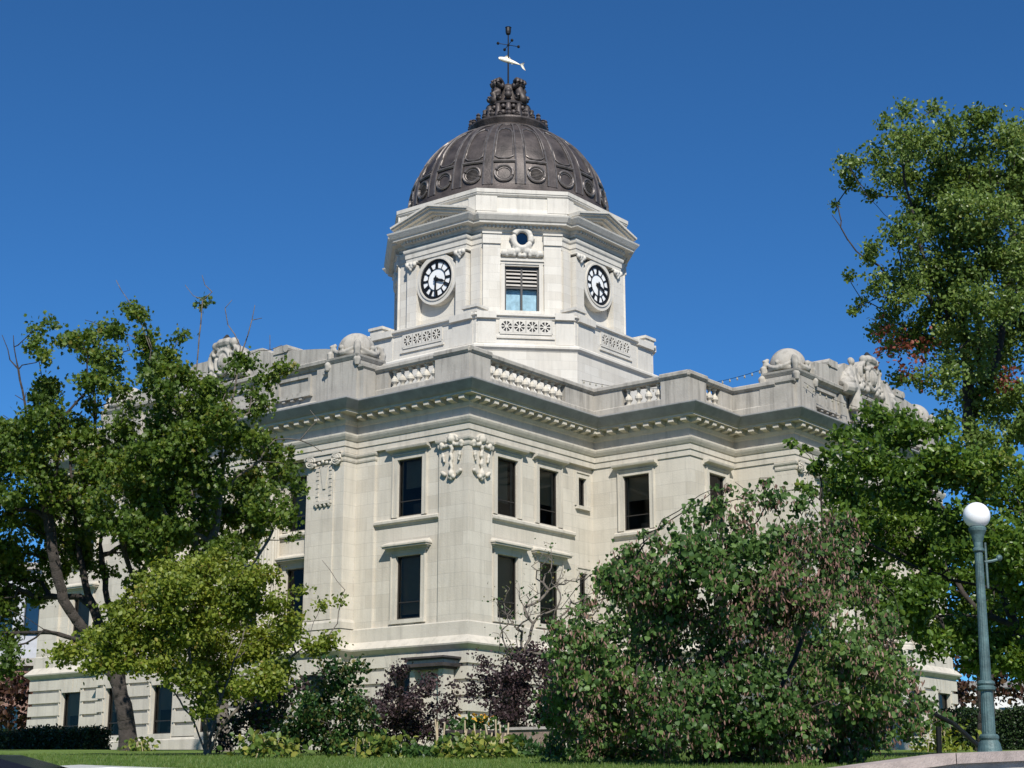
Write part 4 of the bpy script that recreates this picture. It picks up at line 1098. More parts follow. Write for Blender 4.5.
LEAF['red'] = leaf_mat('russet_leaf', [(0,(.03,.014,.012)),(.6,(.075,.035,.022)),(1,(.12,.075,.03))], .25)
LEAF['red_leaf'] = leaf_mat('red_leaf', [(0,(.10,.035,.02)),(.6,(.22,.065,.035)),(1,(.36,.12,.08))], .4)
LEAF['grass'] = leaf_mat('grass_blade', [(0,(.06,.115,.018)),(.6,(.10,.17,.03)),(1,(.16,.19,.05))], .3)
LEAF['flower'] = leaf_mat('flower', [(0,(.45,.18,.02)),(1,(.65,.42,.05))], .2)
SHAPES = {   # outline halves (x to one side, y along the midrib)
 'maple': [(.16,.02),(.52,.30),(.30,.45),(.46,.78),(.15,.70)],
 'oval': [(.22,.15),(.36,.45),(.24,.78)],
 'heart': [(.34,-.06),(.52,.25),(.36,.65)],
 'blade': [(.06,.2),(.05,.6)],
 'pod': [(.13,.2),(.15,.55),(.07,.85)],
 'fan': [(.18,.3),(.42,.72),(.3,.98)],
}
def leaf_mesh(name, pos, size, lv, shape, mat, parent, rng, up=.35, droop=0., align=None):
    half = SHAPES[shape]; k = len(half); n = len(pos)
    tmpl = [(0,0)]+half+[(0,1.0)]+[(-x,y) for x, y in half[::-1]]
    nv = len(tmpl); T = np.array(tmpl)
    nor = rng.normal(size=(n,3)); nor[:,2] = nor[:,2]*.7+up; nor /= np.linalg.norm(nor, axis=1)[:,None]
    ax = rng.normal(size=(n,3)); ax[:,2] -= droop*2
    ax -= nor*np.sum(ax*nor, axis=1)[:,None]; ax /= np.linalg.norm(ax, axis=1)[:,None]+1e-9
    if droop >= 1.5:
        ax = np.tile(np.array([0,0,-1.]), (n,1))+rng.normal(size=(n,3))*.3; ax /= np.linalg.norm(ax, axis=1)[:,None]
        nor = np.cross(ax, rng.normal(size=(n,3))); nor /= np.linalg.norm(nor, axis=1)[:,None]
    if align is not None: ax = align; nor = np.cross(ax, rng.normal(size=(n,3))); nor /= np.linalg.norm(nor, axis=1)[:,None]
    sx = np.cross(nor, ax)
    fold = rng.uniform(.05, .45, n); curl = rng.uniform(-.1,.35,n)
    V = pos[:,None,:] + size[:,None,None]*(T[None,:,0,None]*sx[:,None,:] + T[None,:,1,None]*ax[:,None,:]
        + (np.abs(T[None,:,0,None])*fold[:,None,None] - (T[None,:,1,None]**2)*curl[:,None,None]*.5)*nor[:,None,:])
    V = V.reshape(-1,3)
    idx = np.arange(n)*nv
    f1 = [0]+list(range(1,k+2)); f2 = [0]+list(range(k+1, nv))
    loops = np.concatenate([idx[:,None]+np.array(f1)[None,:], idx[:,None]+np.array(f2)[None,:]], axis=1).reshape(-1)
    m = len(f1); assert len(f2) == m
    me = bpy.data.meshes.new(name)
    base = np.array(WORLD[parent.name]) if parent is not None else np.zeros(3)
    V = V+np.array([0,0,ZO])-base
    me.vertices.add(len(V)); me.vertices.foreach_set('co', V.astype(np.float32).ravel())
    me.loops.add(len(loops)); me.loops.foreach_set('vertex_index', loops.astype(np.int32))
    me.polygons.add(2*n); me.polygons.foreach_set('loop_start', (np.arange(2*n)*m).astype(np.int32)); me.polygons.foreach_set('loop_total', np.full(2*n, m, np.int32))
    a = me.attributes.new('lv', 'FLOAT', 'FACE'); a.data.foreach_set('value', np.repeat(np.clip(lv,0,1), 2).astype(np.float32))
    me.update(calc_edges=True); me.validate()
    me.materials.append(mat)
    o = bpy.data.objects.new(name, me); COL.objects.link(o)
    if parent is not None: o.parent = parent; WORLD[o.name] = WORLD[parent.name]
    return o
def grow(trunks, targets, rng, step=.35, alpha=.35, wig=.10):
    nodes = []; par = []; plen = []
    for tr in trunks:
        tr = [np.array(p, float) for p in tr]; prev = -1
        start = 0
        if nodes and np.linalg.norm(tr[0]-nodes[0]) > .05:
            d_ = np.linalg.norm(np.array(nodes)-tr[0], axis=1); j = int(np.argmin(d_))
            if d_[j] < .6: prev = j; start = 0
        for i in range(len(tr)):
            if i == 0:
                if nodes and np.linalg.norm(tr[0]-nodes[0]) <= .05: prev = 0; continue
                nodes.append(tr[0]); par.append(prev); plen.append(0 if prev < 0 else plen[prev]); prev = len(nodes)-1; continue
            a, b = tr[i-1], tr[i]; k = max(1, int(np.linalg.norm(b-a)/step))
            for q in range(1, k+1):
                p = a+(b-a)*q/k+rng.normal(size=3)*.02
                nodes.append(p); par.append(prev); plen.append(plen[prev]+np.linalg.norm(p-nodes[prev])); prev = len(nodes)-1
    order = np.argsort(np.linalg.norm(targets-np.mean(np.array(nodes), axis=0), axis=1)); tips = []
    for ti in order:
        a = targets[ti]; Nn = np.array(nodes); d_ = np.linalg.norm(Nn-a, axis=1)
        pen = np.maximum(0, Nn[:,2]-a[2]+.1)*.5
        j = int(np.argmin(d_+alpha*np.array(plen)+pen))
        d = d_[j]; k = max(1, int(d/step)); p0 = nodes[j]; prev = j
        bow = rng.normal(size=3)*wig*d; bow[2] += .06*d
        for q in range(1, k+1):
            t = q/k; p = p0+(a-p0)*t+bow*math.sin(PI*t)*.6+rng.normal(size=3)*.03*(q<k)
            nodes.append(p); par.append(prev); plen.append(plen[prev]+np.linalg.norm(p-nodes[prev])); prev = len(nodes)-1
        tips.append(prev)
    cnt = np.zeros(len(nodes))
    for t in tips: cnt[t] += 1
    for i in range(len(nodes)-1, -1, -1):
        if par[i] >= 0: cnt[par[i]] += cnt[i]
    return np.array(nodes), np.array(par), cnt, tips
def branch_mesh(name, nodes, par, cnt, mat, parent, r_tip, r_max, ex=.5, flare=None):
    mb = MB(); rad = np.minimum(r_max, r_tip*np.maximum(cnt,1)**ex)
    if flare is not None:
        for i in range(len(nodes)):
            h = nodes[i][2]-flare
            if h < .8: rad[i] *= 1+.5*max(0,(1-h/.8))**2
    for i in range(len(nodes)):
        p = par[i]
        if p < 0: continue
        ra = min(rad[p], rad[i]*1.6) if cnt[p] > cnt[i]+.5 else rad[p]; rb = rad[i]; a, b = nodes[p], nodes[i]
        t = b-a; L_ = np.linalg.norm(t)
        if L_ < 1e-5: continue
        t = t/L_; h = np.array([0,0,1.]) if abs(t[2]) < .9 else np.array([1.,0,0])
        x = np.cross(t,h); x /= np.linalg.norm(x); y = np.cross(t,x)
        sg = 10 if rb > .1 else (6 if rb > .03 else 3)
        vs = []
        for c, r_ in ((a-t*ra*.25,ra),(b,rb)):
            for k in range(sg): an = 2*PI*k/sg; vs.append(c+r_*(x*math.cos(an)+y*math.sin(an)))
        mb.add(vs, [(k,(k+1)%sg,sg+(k+1)%sg,sg+k) for k in range(sg)]+[tuple(range(sg,2*sg))])
    return mb.build(name, mat, parent, smooth=True)
def tree(name, label, cat, base, trunks, clumps, dep, leaves, seed, bark='bark', r_tip=.012, r_max=.4, tgt=1.0, alpha=.3, sig=.22, spread=2.5,
         bare=(), group=None, part='crown', flat=1.0, cseed=.0, up=.35, step=.35, dome=None):
    """clumps: (px, py, rpx[, density, depth offset]);  leaves: list of (material, shape, size, per r2, lvmin, lvmax, part name, droop)"""
    rng = np.random.default_rng(seed)
    root = thing(name, label, cat, tuple(base), group)
    T = []; own = []
    info = []
    for ci, c in enumerate(clumps):
        px, py, rp = c[:3]; den = c[3] if len(c) > 3 else 1.; do = c[4] if len(c) > 4 else rng.uniform(-spread, spread)
        if dome:
            e2 = ((px-dome[0])/dome[2])**2+((py-dome[1])/dome[3])**2
            do = (-1 if rng.uniform() < .68 else .8)*dome[4]*math.sqrt(max(.02, 1-e2))+rng.normal()*.35
        dd = dep+do; ctr = at(px, py, dd); rm = rp*dd/F
        n_ = max(2, int(tgt*rp*rp/45*max(.4,den)))
        v = rng.normal(size=(n_,3)); v /= np.linalg.norm(v,axis=1)[:,None]; v *= (rng.uniform(.25,1,n_)**.5)[:,None]*rm; v[:,2] *= flat
        T.append(ctr+v); own += [ci]*n_; info.append((den, rng.normal()*.10, rm, rp))
    T = np.concatenate(T); own = np.array(own); tsel = len(T)
    zmin = np.array([lawn_z(p[0],p[1])+.08 for p in T]); T[:,2] = np.maximum(T[:,2], zmin)
    Bt = []
    for (px, py, do) in bare: Bt.append(at(px, py, dep+do))
    allT = np.concatenate([T, np.array(Bt)]) if Bt else T
    nodes, par, cnt, tips = grow(trunks, allT, rng, step, alpha)
    branch_mesh('trunk', nodes, par, cnt, M[bark], root, r_tip, r_max, .5, base[2])
    # leaves around each target
    for lf in leaves:
        mat, shape, size, per, l0, l1, pname, droop = lf[:8]; patch = lf[8] if len(lf) > 8 else 0
        P = []; LV = []
        for ci, (den, cv, rm, rp) in enumerate(info):
            sel = T[own == ci]; n_ = int(per*rp*rp*den*((1-patch)+patch*2.2*rng.beta(.6,.8)))
            if n_ < 1: continue
            pick = sel[rng.integers(0, len(sel), n_)]
            p = pick+rng.normal(size=(n_,3))*np.array([1,1,.75*flat])*min(sig, rm*.6)
            P.append(p); tc_ = rng.normal(size=len(sel))*.08
            LV.append(l0+(l1-l0)*np.clip(rng.beta(2,2.4,n_)+cv+rng.normal(size=n_)*.08, 0, 1))
        P = np.concatenate(P); LV = np.concatenate(LV)
        P[:,2] = np.maximum(P[:,2], np.array([lawn_z(q[0],q[1])+.05 for q in P]))
        leaf_mesh(pname, P, size*rng.uniform(.5,1.3,len(P)), LV, shape, LEAF[mat], root, rng, up, droop)
    return root
def gp(px, dep):                # a spot on the lawn seen at picture column px
    p = at(px, 750, dep); return np.array([p[0], p[1], lawn_z(p[0],p[1])-.05])

# left maples
dA = 56
cA = [(20,470,40),(10,530,38),(60,470,38),(72,520,40),(18,590,30),(-5,620,30),(110,450,36),(120,500,40),(150,535,32),(45,432,25),(95,562,18,.6),(150,480,32),(58,560,18),(-30,520,45),(-30,450,40),(-30,590,40),(5,660,18),(140,585,14,.7),(5,440,20),
      (30,440,20),(38,347,9),(45,327,9),(55,388,15),(45,360,8),(60,338,8),(84,345,14),(100,335,13),(80,382,11),(105,375,14),(120,396,14),(95,362,13),(72,337,8),(50,420,15),(72,430,15),(45,400,10),(112,350,8),(90,400,10),(125,420,14),(115,370,8)]
bA = gp(130, dA)
tA = [[bA, at(124,705,dA), at(112,665,dA), at(93,640,dA), at(75,620,dA-.3), at(63,600,dA-.6), at(56,570,dA-.8), at(50,530,dA-1)],
      [at(112,665,dA), at(100,628,dA+.3), at(88,595,dA+.5), at(80,560,dA+.6), at(74,515,dA+.8), at(70,450,dA+1), at(62,400,dA+1)],
      [at(124,705,dA), at(118,640,dA+.6), at(106,590,dA+.9), at(101,555,dA+1), at(98,500,dA+1), at(96,440,dA+.8), at(93,380,dA+.6)],
      [at(93,640,dA), at(70,638,dA-.6), at(45,630,dA-1.2), at(25,616,dA-1.6), at(8,610,dA-2)],
      [at(50,530,dA-1), at(38,470,dA-1), at(28,420,dA-1), at(20,380,dA-1), at(12,335,dA-1)]]
bareA = [(2,335,-1),(10,360,-1),(8,350,-1),(22,365,-1),(18,345,-1),(26,392,-1),(15,395,-1),(130,350,.5),(127,340,.5),(85,320,0),(3,415,-1)]
tree('maple_tree', 'dark green maple with several forking trunks at the left end of the courthouse', 'tree', bA, tA, cA, dA,
     [('maple','maple',.15,1.95,0,.92,'crown',.2,.28)], 11, 'bark_d', .013, .36, 1.0, .3, .21, 2.2, bareA, 'maples in front of the courthouse')
dB = 53
cB = [(128,308,8),(140,317,9),(125,330,9),(150,345,13),(160,352,12),(180,335,7),(204,304,6),(142,372,10),(165,362,14),(155,390,17),(185,382,16),(170,410,22),(200,420,25),(242,368,13),(262,380,11),(284,366,9),(256,405,15),(240,440,25),(268,455,22),(200,462,30),(160,452,32),(180,500,34),(235,500,32),(264,502,22),(284,510,15),(150,522,28),(200,540,24),(250,540,18),(280,480,13),(130,470,22),(165,560,15),(292,535,6,.7),(300,490,6),(292,468,6),(225,550,14),(140,345,7),(150,375,9),(210,395,14),(225,415,16),(190,440,22)]
bB = gp(226, dB)
tB = [[bB, at(220,690,dB), at(208,640,dB), at(202,590,dB), at(206,555,dB), at(215,530,dB), at(220,495,dB), at(226,450,dB), at(232,400,dB), at(240,360,dB)],
      [at(214,665,dB), at(180,610,dB+.6), at(158,560,dB+.9), at(155,500,dB+1), at(158,440,dB+1), at(160,400,dB+1), at(150,350,dB+.8), at(138,315,dB+.6)],
      [at(202,590,dB), at(194,520,dB+.8), at(190,460,dB+1), at(192,410,dB+1), at(198,360,dB+.8), at(203,300,dB+.8)],
      [at(220,495,dB), at(236,478,dB-.3), at(258,462,dB-.6), at(275,440,dB-.8)],
      [at(208,640,dB), at(228,590,dB-.8), at(255,560,dB-1.2), at(280,520,dB-1.3)]]
bareB = [(205,285,.8),(202,275,.8),(212,292,.8),(185,285,.8),(225,308,.5),(232,300,.5),(228,325,.5),(235,335,.5),(255,305,-.5),(252,320,-.5),(262,318,-.5),(270,335,-.5),(282,345,-.6),(248,335,-.5),(318,420,-1),(310,410,-1),(300,440,-1),(322,452,-1),(312,445,-1),(120,288,.6),(116,280,.6)]
tree('maple_tree', 'maple with pale leaning trunk and bare twigs rising before the left attic', 'tree', bB, tB, cB, dB,
     [('maple','maple',.148,2.1,0.05,.93,'crown',.2,.28)], 12, 'bark', .011, .34, 1.0, .3, .20, 2.2, bareB, 'maples in front of the courthouse')
dC = 44
cC = [(88,645,18),(110,640,18),(135,628,24),(122,607,14),(150,600,16),(170,590,24),(200,574,18),(175,620,28),(215,608,26),(240,598,22),(150,655,24),(195,650,28),(240,645,26),(272,638,22),(298,624,16,.55),(255,680,22),(220,680,22),(185,680,16),(308,655,16,.5),(190,563,12),(68,655,12),(280,676,16),(322,605,8,.4),(328,640,11,.4),(260,580,16),(298,590,8,.4),(102,668,12),(230,572,14),(340,600,5,.5),(205,704,12),(58,650,7),(122,662,14),(215,560,10),(165,568,10),(280,600,14,.7),(150,578,8)]
bC = gp(208, dC)
tC = [[bC, at(196,725,dC), at(180,700,dC+.3), at(160,670,dC+.6), at(130,640,dC+.8)], [bC, at(205,722,dC-.2), at(196,690,dC-.3), at(188,640,dC-.4), at(185,600,dC-.4)],
      [bC, at(214,720,dC+.3), at(225,690,dC+.4), at(238,650,dC+.5), at(250,610,dC+.5)], [bC, at(222,725,dC-.4), at(245,700,dC-.6), at(275,670,dC-.7), at(310,640,dC-.8)]]
tree('dogwood_tree', 'small yellow-green spreading tree with thin stems in front of the left maples', 'tree', bC, tC, cC, dC,
     [('dogwood','oval',.115,3.4,0,1,'crown',.1)], 13, 'bark', .007, .10, 1.0, .35, .2, 1.8, [(330,570,-.5),(345,590,-.5),(322,560,-.5)], None, 'crown', .8, up=.6, step=.25, dome=(200,635,150,90,2.0))
# shrubs at the foot of the wall
def shrub(label, name, base_px, dep, clumps, leaves, seed, bark='bark_d', stems=5, spread=.9, bare=(), group='shrubs along the courthouse wall', rt=.006, sig=.16, rmax=.06, tgt=1.2, alpha=.3):
    b = gp(base_px, dep); rng = np.random.default_rng(seed+100)
    tr = []
    for k in range(stems):
        tr.append([b, b+np.array([rng.normal()*.18, rng.normal()*.18, .5]), b+np.array([rng.normal()*.45, rng.normal()*.45, 1.1])])
    return tree(name, label, 'shrub', b, tr, clumps, dep, leaves, seed, bark, rt, rmax, tgt, alpha, sig, spread, bare, group, 'foliage', step=.22)
shrub('bushy green shrub with yellowing top beside the small yellow-green tree', 'shrub', 335, 43,
      [(335,695,26,.6),(330,728,26),(300,724,20),(360,712,18,.7),(340,665,14,.5),(352,670,14,.5),(310,700,18,.5),(365,735,14),(345,740,16)],
      [('shrub','oval',.12,1.9,0,1,'foliage',.1),('yellow','oval',.11,.5,0,1,'yellow_leaves',.1)], 21)
shrub('dark twiggy shrub with few leaves behind the small yellow-green tree', 'shrub', 285, 48,
      [(270,710,22,.9),(285,690,20,.8),(258,728,18,.9),(295,735,16,.9),(320,680,14,.5),(235,715,18,.8),(228,738,14,.9),(245,695,14,.6)], [('purple','oval',.11,1.0,0,1,'foliage',.1),('shrub','oval',.11,.7,0,.6,'green_leaves',.1)], 22, bare=[(300,690,0),(310,675,0),(280,670,0),(320,700,0)])
shrub('dark purple-leaved shrub in front of the basement doorway', 'shrub', 412, 49,
      [(400,702,24,.8),(420,720,22,.8),(388,722,22,.8),(432,692,18,.5),(370,715,16,.7),(405,680,14,.5),(442,712,14,.5),(425,738,16),(352,705,12,.5),(450,690,8,.5),(420,698,16,.7),(405,735,16,.8),(385,700,14,.6)], [('purple','oval',.11,2.2,0,1,'foliage',.1)], 23)
shrub('taller purple-leaved shrub against the rusticated wall left of the redbud', 'shrub', 512, 49,
      [(500,682,22,.7),(530,672,28,.9),(562,684,28),(522,708,26,.9),(558,715,26),(484,692,16,.6),(542,654,16,.6),(478,664,9,.5),(510,660,14,.5),(590,700,20),(575,660,14,.6),(495,712,16,.7),(470,690,10,.5)], [('purple','oval',.11,1.9,0,1,'foliage',.1)], 24)
shrub('nearly bare twiggy tree in front of the right first-floor windows', 'bare_tree', 532, 50,
      [(520,605,26,.12),(550,572,20,.10),(580,588,20,.12),(565,622,26,.14),(508,640,22,.2),(545,552,12,.10),(590,622,18,.15),(600,602,12,.12),(495,600,8,.2),(520,660,18,.2),(610,580,8,.1)],
      [('shrub','oval',.10,.55,.1,1,'foliage',.1),('yellow','oval',.09,.45,0,1,'yellow_leaves',.1)], 25, 'bark', 6, 1.2, (), None, .0062, .2, .045, 12.0, .25)
# hostas
def hosta(label, px, dep, rx, seed, n=260, mat='hosta', h=.55):
    rng = np.random.default_rng(seed); b = gp(px, dep); root = thing('hosta_plant', label, 'plant', tuple(b), 'bright plants in the flower bed')
    p = np.stack([b[0]+rng.normal(size=n)*rx*.5, b[1]+rng.normal(size=n)*rx*.5, b[2]+.05+rng.uniform(0,1,n)**1.4*h], axis=1)
    leaf_mesh('foliage', p, rng.uniform(.09,.21,n), rng.uniform(0,1,n), 'oval', LEAF[mat], root, rng, .6, .1)
    sp = MB()
    for k in range(9):
        x, y = b[0]+rng.normal()*rx*.3, b[1]+rng.normal()*rx*.3; sp.tube([(x,y,b[2]),(x+rng.normal()*.1,y+rng.normal()*.1,b[2]+h*.9)], .012, 4)
    sp.build('stem', M['straw'], root)
hosta('clump of yellow-green hosta leaves between the two purple shrubs', 476, 38.2, .9, 31, 620)
hosta('yellow-green hosta clump at the foot of the small spreading tree', 268, 38.8, .7, 32, 480)
hosta('low yellow-streaked plant right of the bushy green shrub', 378, 39.5, .9, 33, 380)
hosta('small green plant at the foot of the left maple trunk', 140, 54, .6, 34, 160, 'hosta', .4)
hosta('round light green plant beside the stair handrail', 936, 52, 1.0, 35, 420, 'dogwood', 1.0)
# ground cover and grass
rng = np.random.default_rng(41); n = 9000
pxs = rng.uniform(355,660,n); dps = 39+rng.uniform(0,1,n)**1.3*4; P = np.array([at(a,750,d) for a, d in zip(pxs,dps)])
P[:,2] = np.array([lawn_z(p[0],p[1]) for p in P])+rng.uniform(0,1,n)**2*.42*(.4+.6*np.abs(np.sin(pxs*.045)+.4*np.sin(pxs*.13)))
leaf_mesh('ground_cover', P, rng.uniform(.08,.15,n), rng.uniform(0,1,n), 'oval', LEAF['shrub'], None, rng, .6)['kind'] = 'stuff'
n = 70000
dps = 19.3+rng.uniform(0,1,n)**1.5*26; pxs = rng.uniform(-30,1054,n); P = np.array([at(a,760,d) for a, d in zip(pxs,dps)])
P[:,2] = np.array([lawn_z(p[0],p[1]) for p in P])-.01
ax = rng.normal(size=(n,3))*.35; ax[:,2] = 1; ax /= np.linalg.norm(ax,axis=1)[:,None]
leaf_mesh('grass', P, rng.uniform(.05,.10,n), rng.uniform(0,1,n), 'blade', LEAF['grass'], None, rng, align=ax)['kind'] = 'stuff'
# mulch bed sheet
mb = MB(); pts = [at(a,750,d) for a, d in ((60,57),(230,42.5),(360,42),(560,41.2),(700,41),(720,58),(560,66),(300,66))]
# redbud
dG = 33
cG = [(742,522,15),(772,502,12,.8),(722,503,8),(700,517,12),(682,532,14),(640,562,17),(620,576,14),(606,592,11),(662,592,32),(700,572,32),(750,562,32),(790,542,26),(820,562,28),(792,602,38),(842,612,34),(742,622,42),(682,642,42),(622,642,36),(592,665,36),(572,700,32),(622,710,42),(682,710,46),(742,700,46),(802,680,46),(860,672,38),(888,692,26),(908,722,18),(852,732,34),(792,740,34),(722,742,30),(652,738,30),(592,728,30),(922,702,10),(832,522,10),(566,642,13,.7),(800,502,8),(765,487,6),(728,490,5),(690,508,6),(600,570,7),(575,610,9,.7),(815,535,16),(770,545,22),(720,545,20),(905,660,14),(640,600,20),(945,722,8),(560,735,18),(880,640,16),(655,545,8),(668,525,6),(712,492,5),(750,495,8),(785,488,6),(810,498,6),(845,515,7),(850,540,10),(630,552,8),(590,605,7),(560,625,7),(548,650,8),(552,690,10),(640,535,5),(870,590,12),(890,620,10)]
cG = [(c[0], c[1], c[2], (c[3] if len(c) > 3 else 1.)*(.62 if c[1] < 565 else (.85 if c[1] < 640 else 1))) for c in cG]
bG = gp(735, dG)
tG = [[bG, at(722,735,dG), at(705,700,dG-.3), at(680,660,dG-.5), at(650,620,dG-.6)], [bG, at(735,730,dG+.2), at(738,690,dG+.4), at(735,640,dG+.5), at(730,570,dG+.5)],
      [bG, at(750,735,dG-.2), at(770,700,dG-.4), at(795,660,dG-.5), at(815,600,dG-.5)], [bG, at(760,738,dG+.4), at(800,715,dG+.6), at(845,690,dG+.7), at(880,670,dG+.7)],
      [bG, at(712,738,dG+.5), at(670,715,dG+.7), at(620,695,dG+.8), at(590,670,dG+.8)]]
tree('redbud_tree', 'broad dark green redbud hung with brown seed pods hiding the right wing', 'tree', bG, tG, cG, dG,
     [('redbud','heart',.098,1.3,0,.95,'crown',.5,.35),('pod','pod',.095,1.05,0,1,'seed_pods',2.0,.9)], 14, 'bark_d', .007, .16, 1.0, .3, .15, 2.3,
     [(775,478,.5),(700,495,0),(640,545,0),(590,575,0),(830,505,0),(760,478,.2),(735,482,.2),(715,488,0),(690,502,0),(662,520,0),(620,555,0),(605,570,0),(575,590,0),(560,610,0),(545,640,0),(800,488,0),(850,520,0),(878,580,0),(900,620,0),(940,690,0)], None, 'crown', 1.0, up=.3, step=.28, dome=(735,645,215,165,2.9))
# right trees
dH = 54
cH = [(905,112,9),(930,110,7),(885,122,7),(945,127,14),(975,128,18),(1005,132,18),(912,142,20),(882,152,12),(852,167,10),(840,157,5),(858,182,8),(836,207,4),(925,167,28),(965,167,30),(1005,172,30),(890,182,14),(935,207,30),(980,212,33),(1020,212,30),(905,227,17),(880,247,8),(864,256,6),(930,252,28),(975,257,33),(1015,262,33),(875,282,10),(850,276,5),(900,282,19),(940,302,28),(985,302,30),(1020,312,30),(890,322,13),(860,306,6),(876,336,8),(920,336,22),(955,352,28),(1000,357,28),(895,352,8),(910,376,11),(940,382,16),(990,402,28),(1020,412,28),(950,415,9,.7),(1055,190,45),(1055,270,45),(1060,340,42),(1060,410,40),(1050,130,25),(985,440,20),(868,262,5),(870,200,7),(850,310,4)]
bH = gp(986, dH)
tH = [[bH, at(985,690,dH), at(983,600,dH), at(978,500,dH), at(970,420,dH), at(966,350,dH), at(960,280,dH), at(950,200,dH), at(935,140,dH)],
      [at(966,350,dH), at(940,300,dH-.6), at(918,240,dH-1), at(905,180,dH-1.2), at(900,130,dH-1.2)], [at(970,420,dH), at(1000,350,dH+.6), at(1012,260,dH+1), at(1010,180,dH+1), at(1000,140,dH+1)],
      [at(978,500,dH), at(1020,420,dH-.5), at(1050,330,dH-.8), at(1060,230,dH-.8)], [at(918,240,dH-1), at(885,215,dH-1.3), at(862,190,dH-1.5), at(848,165,dH-1.5)]]
tallt = tree('tall_tree', 'tall airy tree with touches of red leaves rising at the right edge', 'tree', bH, tH, cH, dH,
     [('linden','oval',.135,2.9,0,.94,'crown',.2)], 15, 'bark_d', .011, .36, 1.0, .3, .24, 2.2,
     [(848,240,-1),(832,215,-1)], None)
rng = np.random.default_rng(77); P = []
for px, py, rp, n_ in ((900,345,16,110),(916,364,14,90),(884,328,9,40),(1004,384,10,70),(1012,372,8,40),(925,350,12,50),(877,352,4,14),(900,300,10,25)):
    c = at(px, py, dH-1.2); P.append(c+rng.normal(size=(n_,3))*rp*dH/F*.6)
P = np.concatenate(P); leaf_mesh('red_leaves', P, rng.uniform(.07,.17,len(P)), rng.uniform(0,1,len(P)), 'oval', LEAF['red_leaf'], tallt, rng, .35, .2)
dI = 42
cI = [(838,432,10),(868,422,15),(900,432,22),(862,456,19),(822,470,8),(850,490,26),(900,482,33),(950,462,28),(990,472,28),(1020,492,32),(872,532,33),(920,532,38),(970,532,38),(1015,552,38),(862,577,24),(905,592,33),(950,592,38),(1000,612,36),(962,640,23),(1010,648,23),(908,625,20),(930,640,16),(842,517,17),(800,488,5),(812,492,5),(792,445,4),(806,450,4),(826,455,6),(1060,522,45),(1060,602,45),(882,412,9),(1035,660,24),(985,660,16),(940,430,12),(852,600,10),(880,615,14),(808,546,5),(826,540,8)]
bI = gp(1042, dI)
tI = [[bI, at(1038,700,dI), at(1025,650,dI), at(1000,590,dI), at(970,540,dI), at(930,490,dI), at(890,450,dI), at(850,440,dI)],
      [at(1025,650,dI), at(1030,580,dI+.5), at(1025,520,dI+.6), at(1010,480,dI+.6)], [at(1000,590,dI), at(950,580,dI-.5), at(900,560,dI-.8), at(860,540,dI-.9), at(820,500,dI-.9)],
      [at(1038,700,dI), at(1060,620,dI-.4), at(1065,540,dI-.5)]]
tree('green_tree', 'bright green leafy tree behind the street lamp, below the tall airy one', 'tree', bI, tI, cI, dI,
     [('ginkgo','oval',.14,2.3,0,1,'crown',.1)], 16, 'bark_d', .008, .2, 1.0, .35, .2, 2.2, [], None, 'crown', .85, up=.55, step=.3, dome=(950,545,170,150,2.6))
# hedges
def hedge(label, px0, px1, d0, d1, h, th, seed, n):
    rng = np.random.default_rng(seed); a = gp(px0,d0); b = gp(px1,d1); L_ = np.linalg.norm((b-a)[:2]); t = (b-a)[:2]/L_; o_ = np.array([t[1],-t[0]])
    root = thing('hedge', label, 'hedge', tuple((a+b)/2), 'clipped hedges')
    u = rng.uniform(-.15,L_+.15,n); k = rng.integers(0,4,n); ends = rng.uniform(0,1,n) < .12; w = rng.uniform(-th/2,th/2,n); z = rng.uniform(0,h,n); z0_ = z.copy(); w0_ = w.copy()
    w = np.where(k < 2, th/2, np.where(k == 2, -th/2, w)); z = np.where(k == 3, h, z); u = np.where(ends, np.where(u > L_/2, L_+.1, -.1), u); w = np.where(ends, w0_, w); z = np.where(ends, z0_, z)
    w = w+rng.normal(size=n)*.06; z = np.maximum(.02, z+rng.normal(size=n)*.06+.08*np.sin(u*1.7)); 
    P = np.stack([a[0]+t[0]*u+o_[0]*w, a[1]+t[1]*u+o_[1]*w, np.zeros(n)], axis=1); P[:,2] = np.array([lawn_z(p[0],p[1]) for p in P])+z
    leaf_mesh('foliage', P, rng.uniform(.07,.13,n), rng.uniform(0,1,n), 'oval', LEAF['hedge'], root, rng, .3)
    c = MB(); c.add([(*(a[:2]+t*s*L_+o_*w_), lawn_z(*(a[:2]+t*s*L_))+zz) for s in (0,1) for w_ in (-th*.42,th*.42) for zz in (-.1,h*.93)], [(0,1,3,2),(4,6,7,5),(0,4,5,1),(2,3,7,6),(1,5,7,3)])
    c.build('branches', M['bark_d'], root)
hedge('clipped dark hedge below the left end of the courthouse', -30, 96, 66, 62, .85, 1.1, 51, 9000)
hedge('clipped dark hedge behind the street lamp', 948, 1120, 66, 60, 1.65, 1.3, 52, 14000)
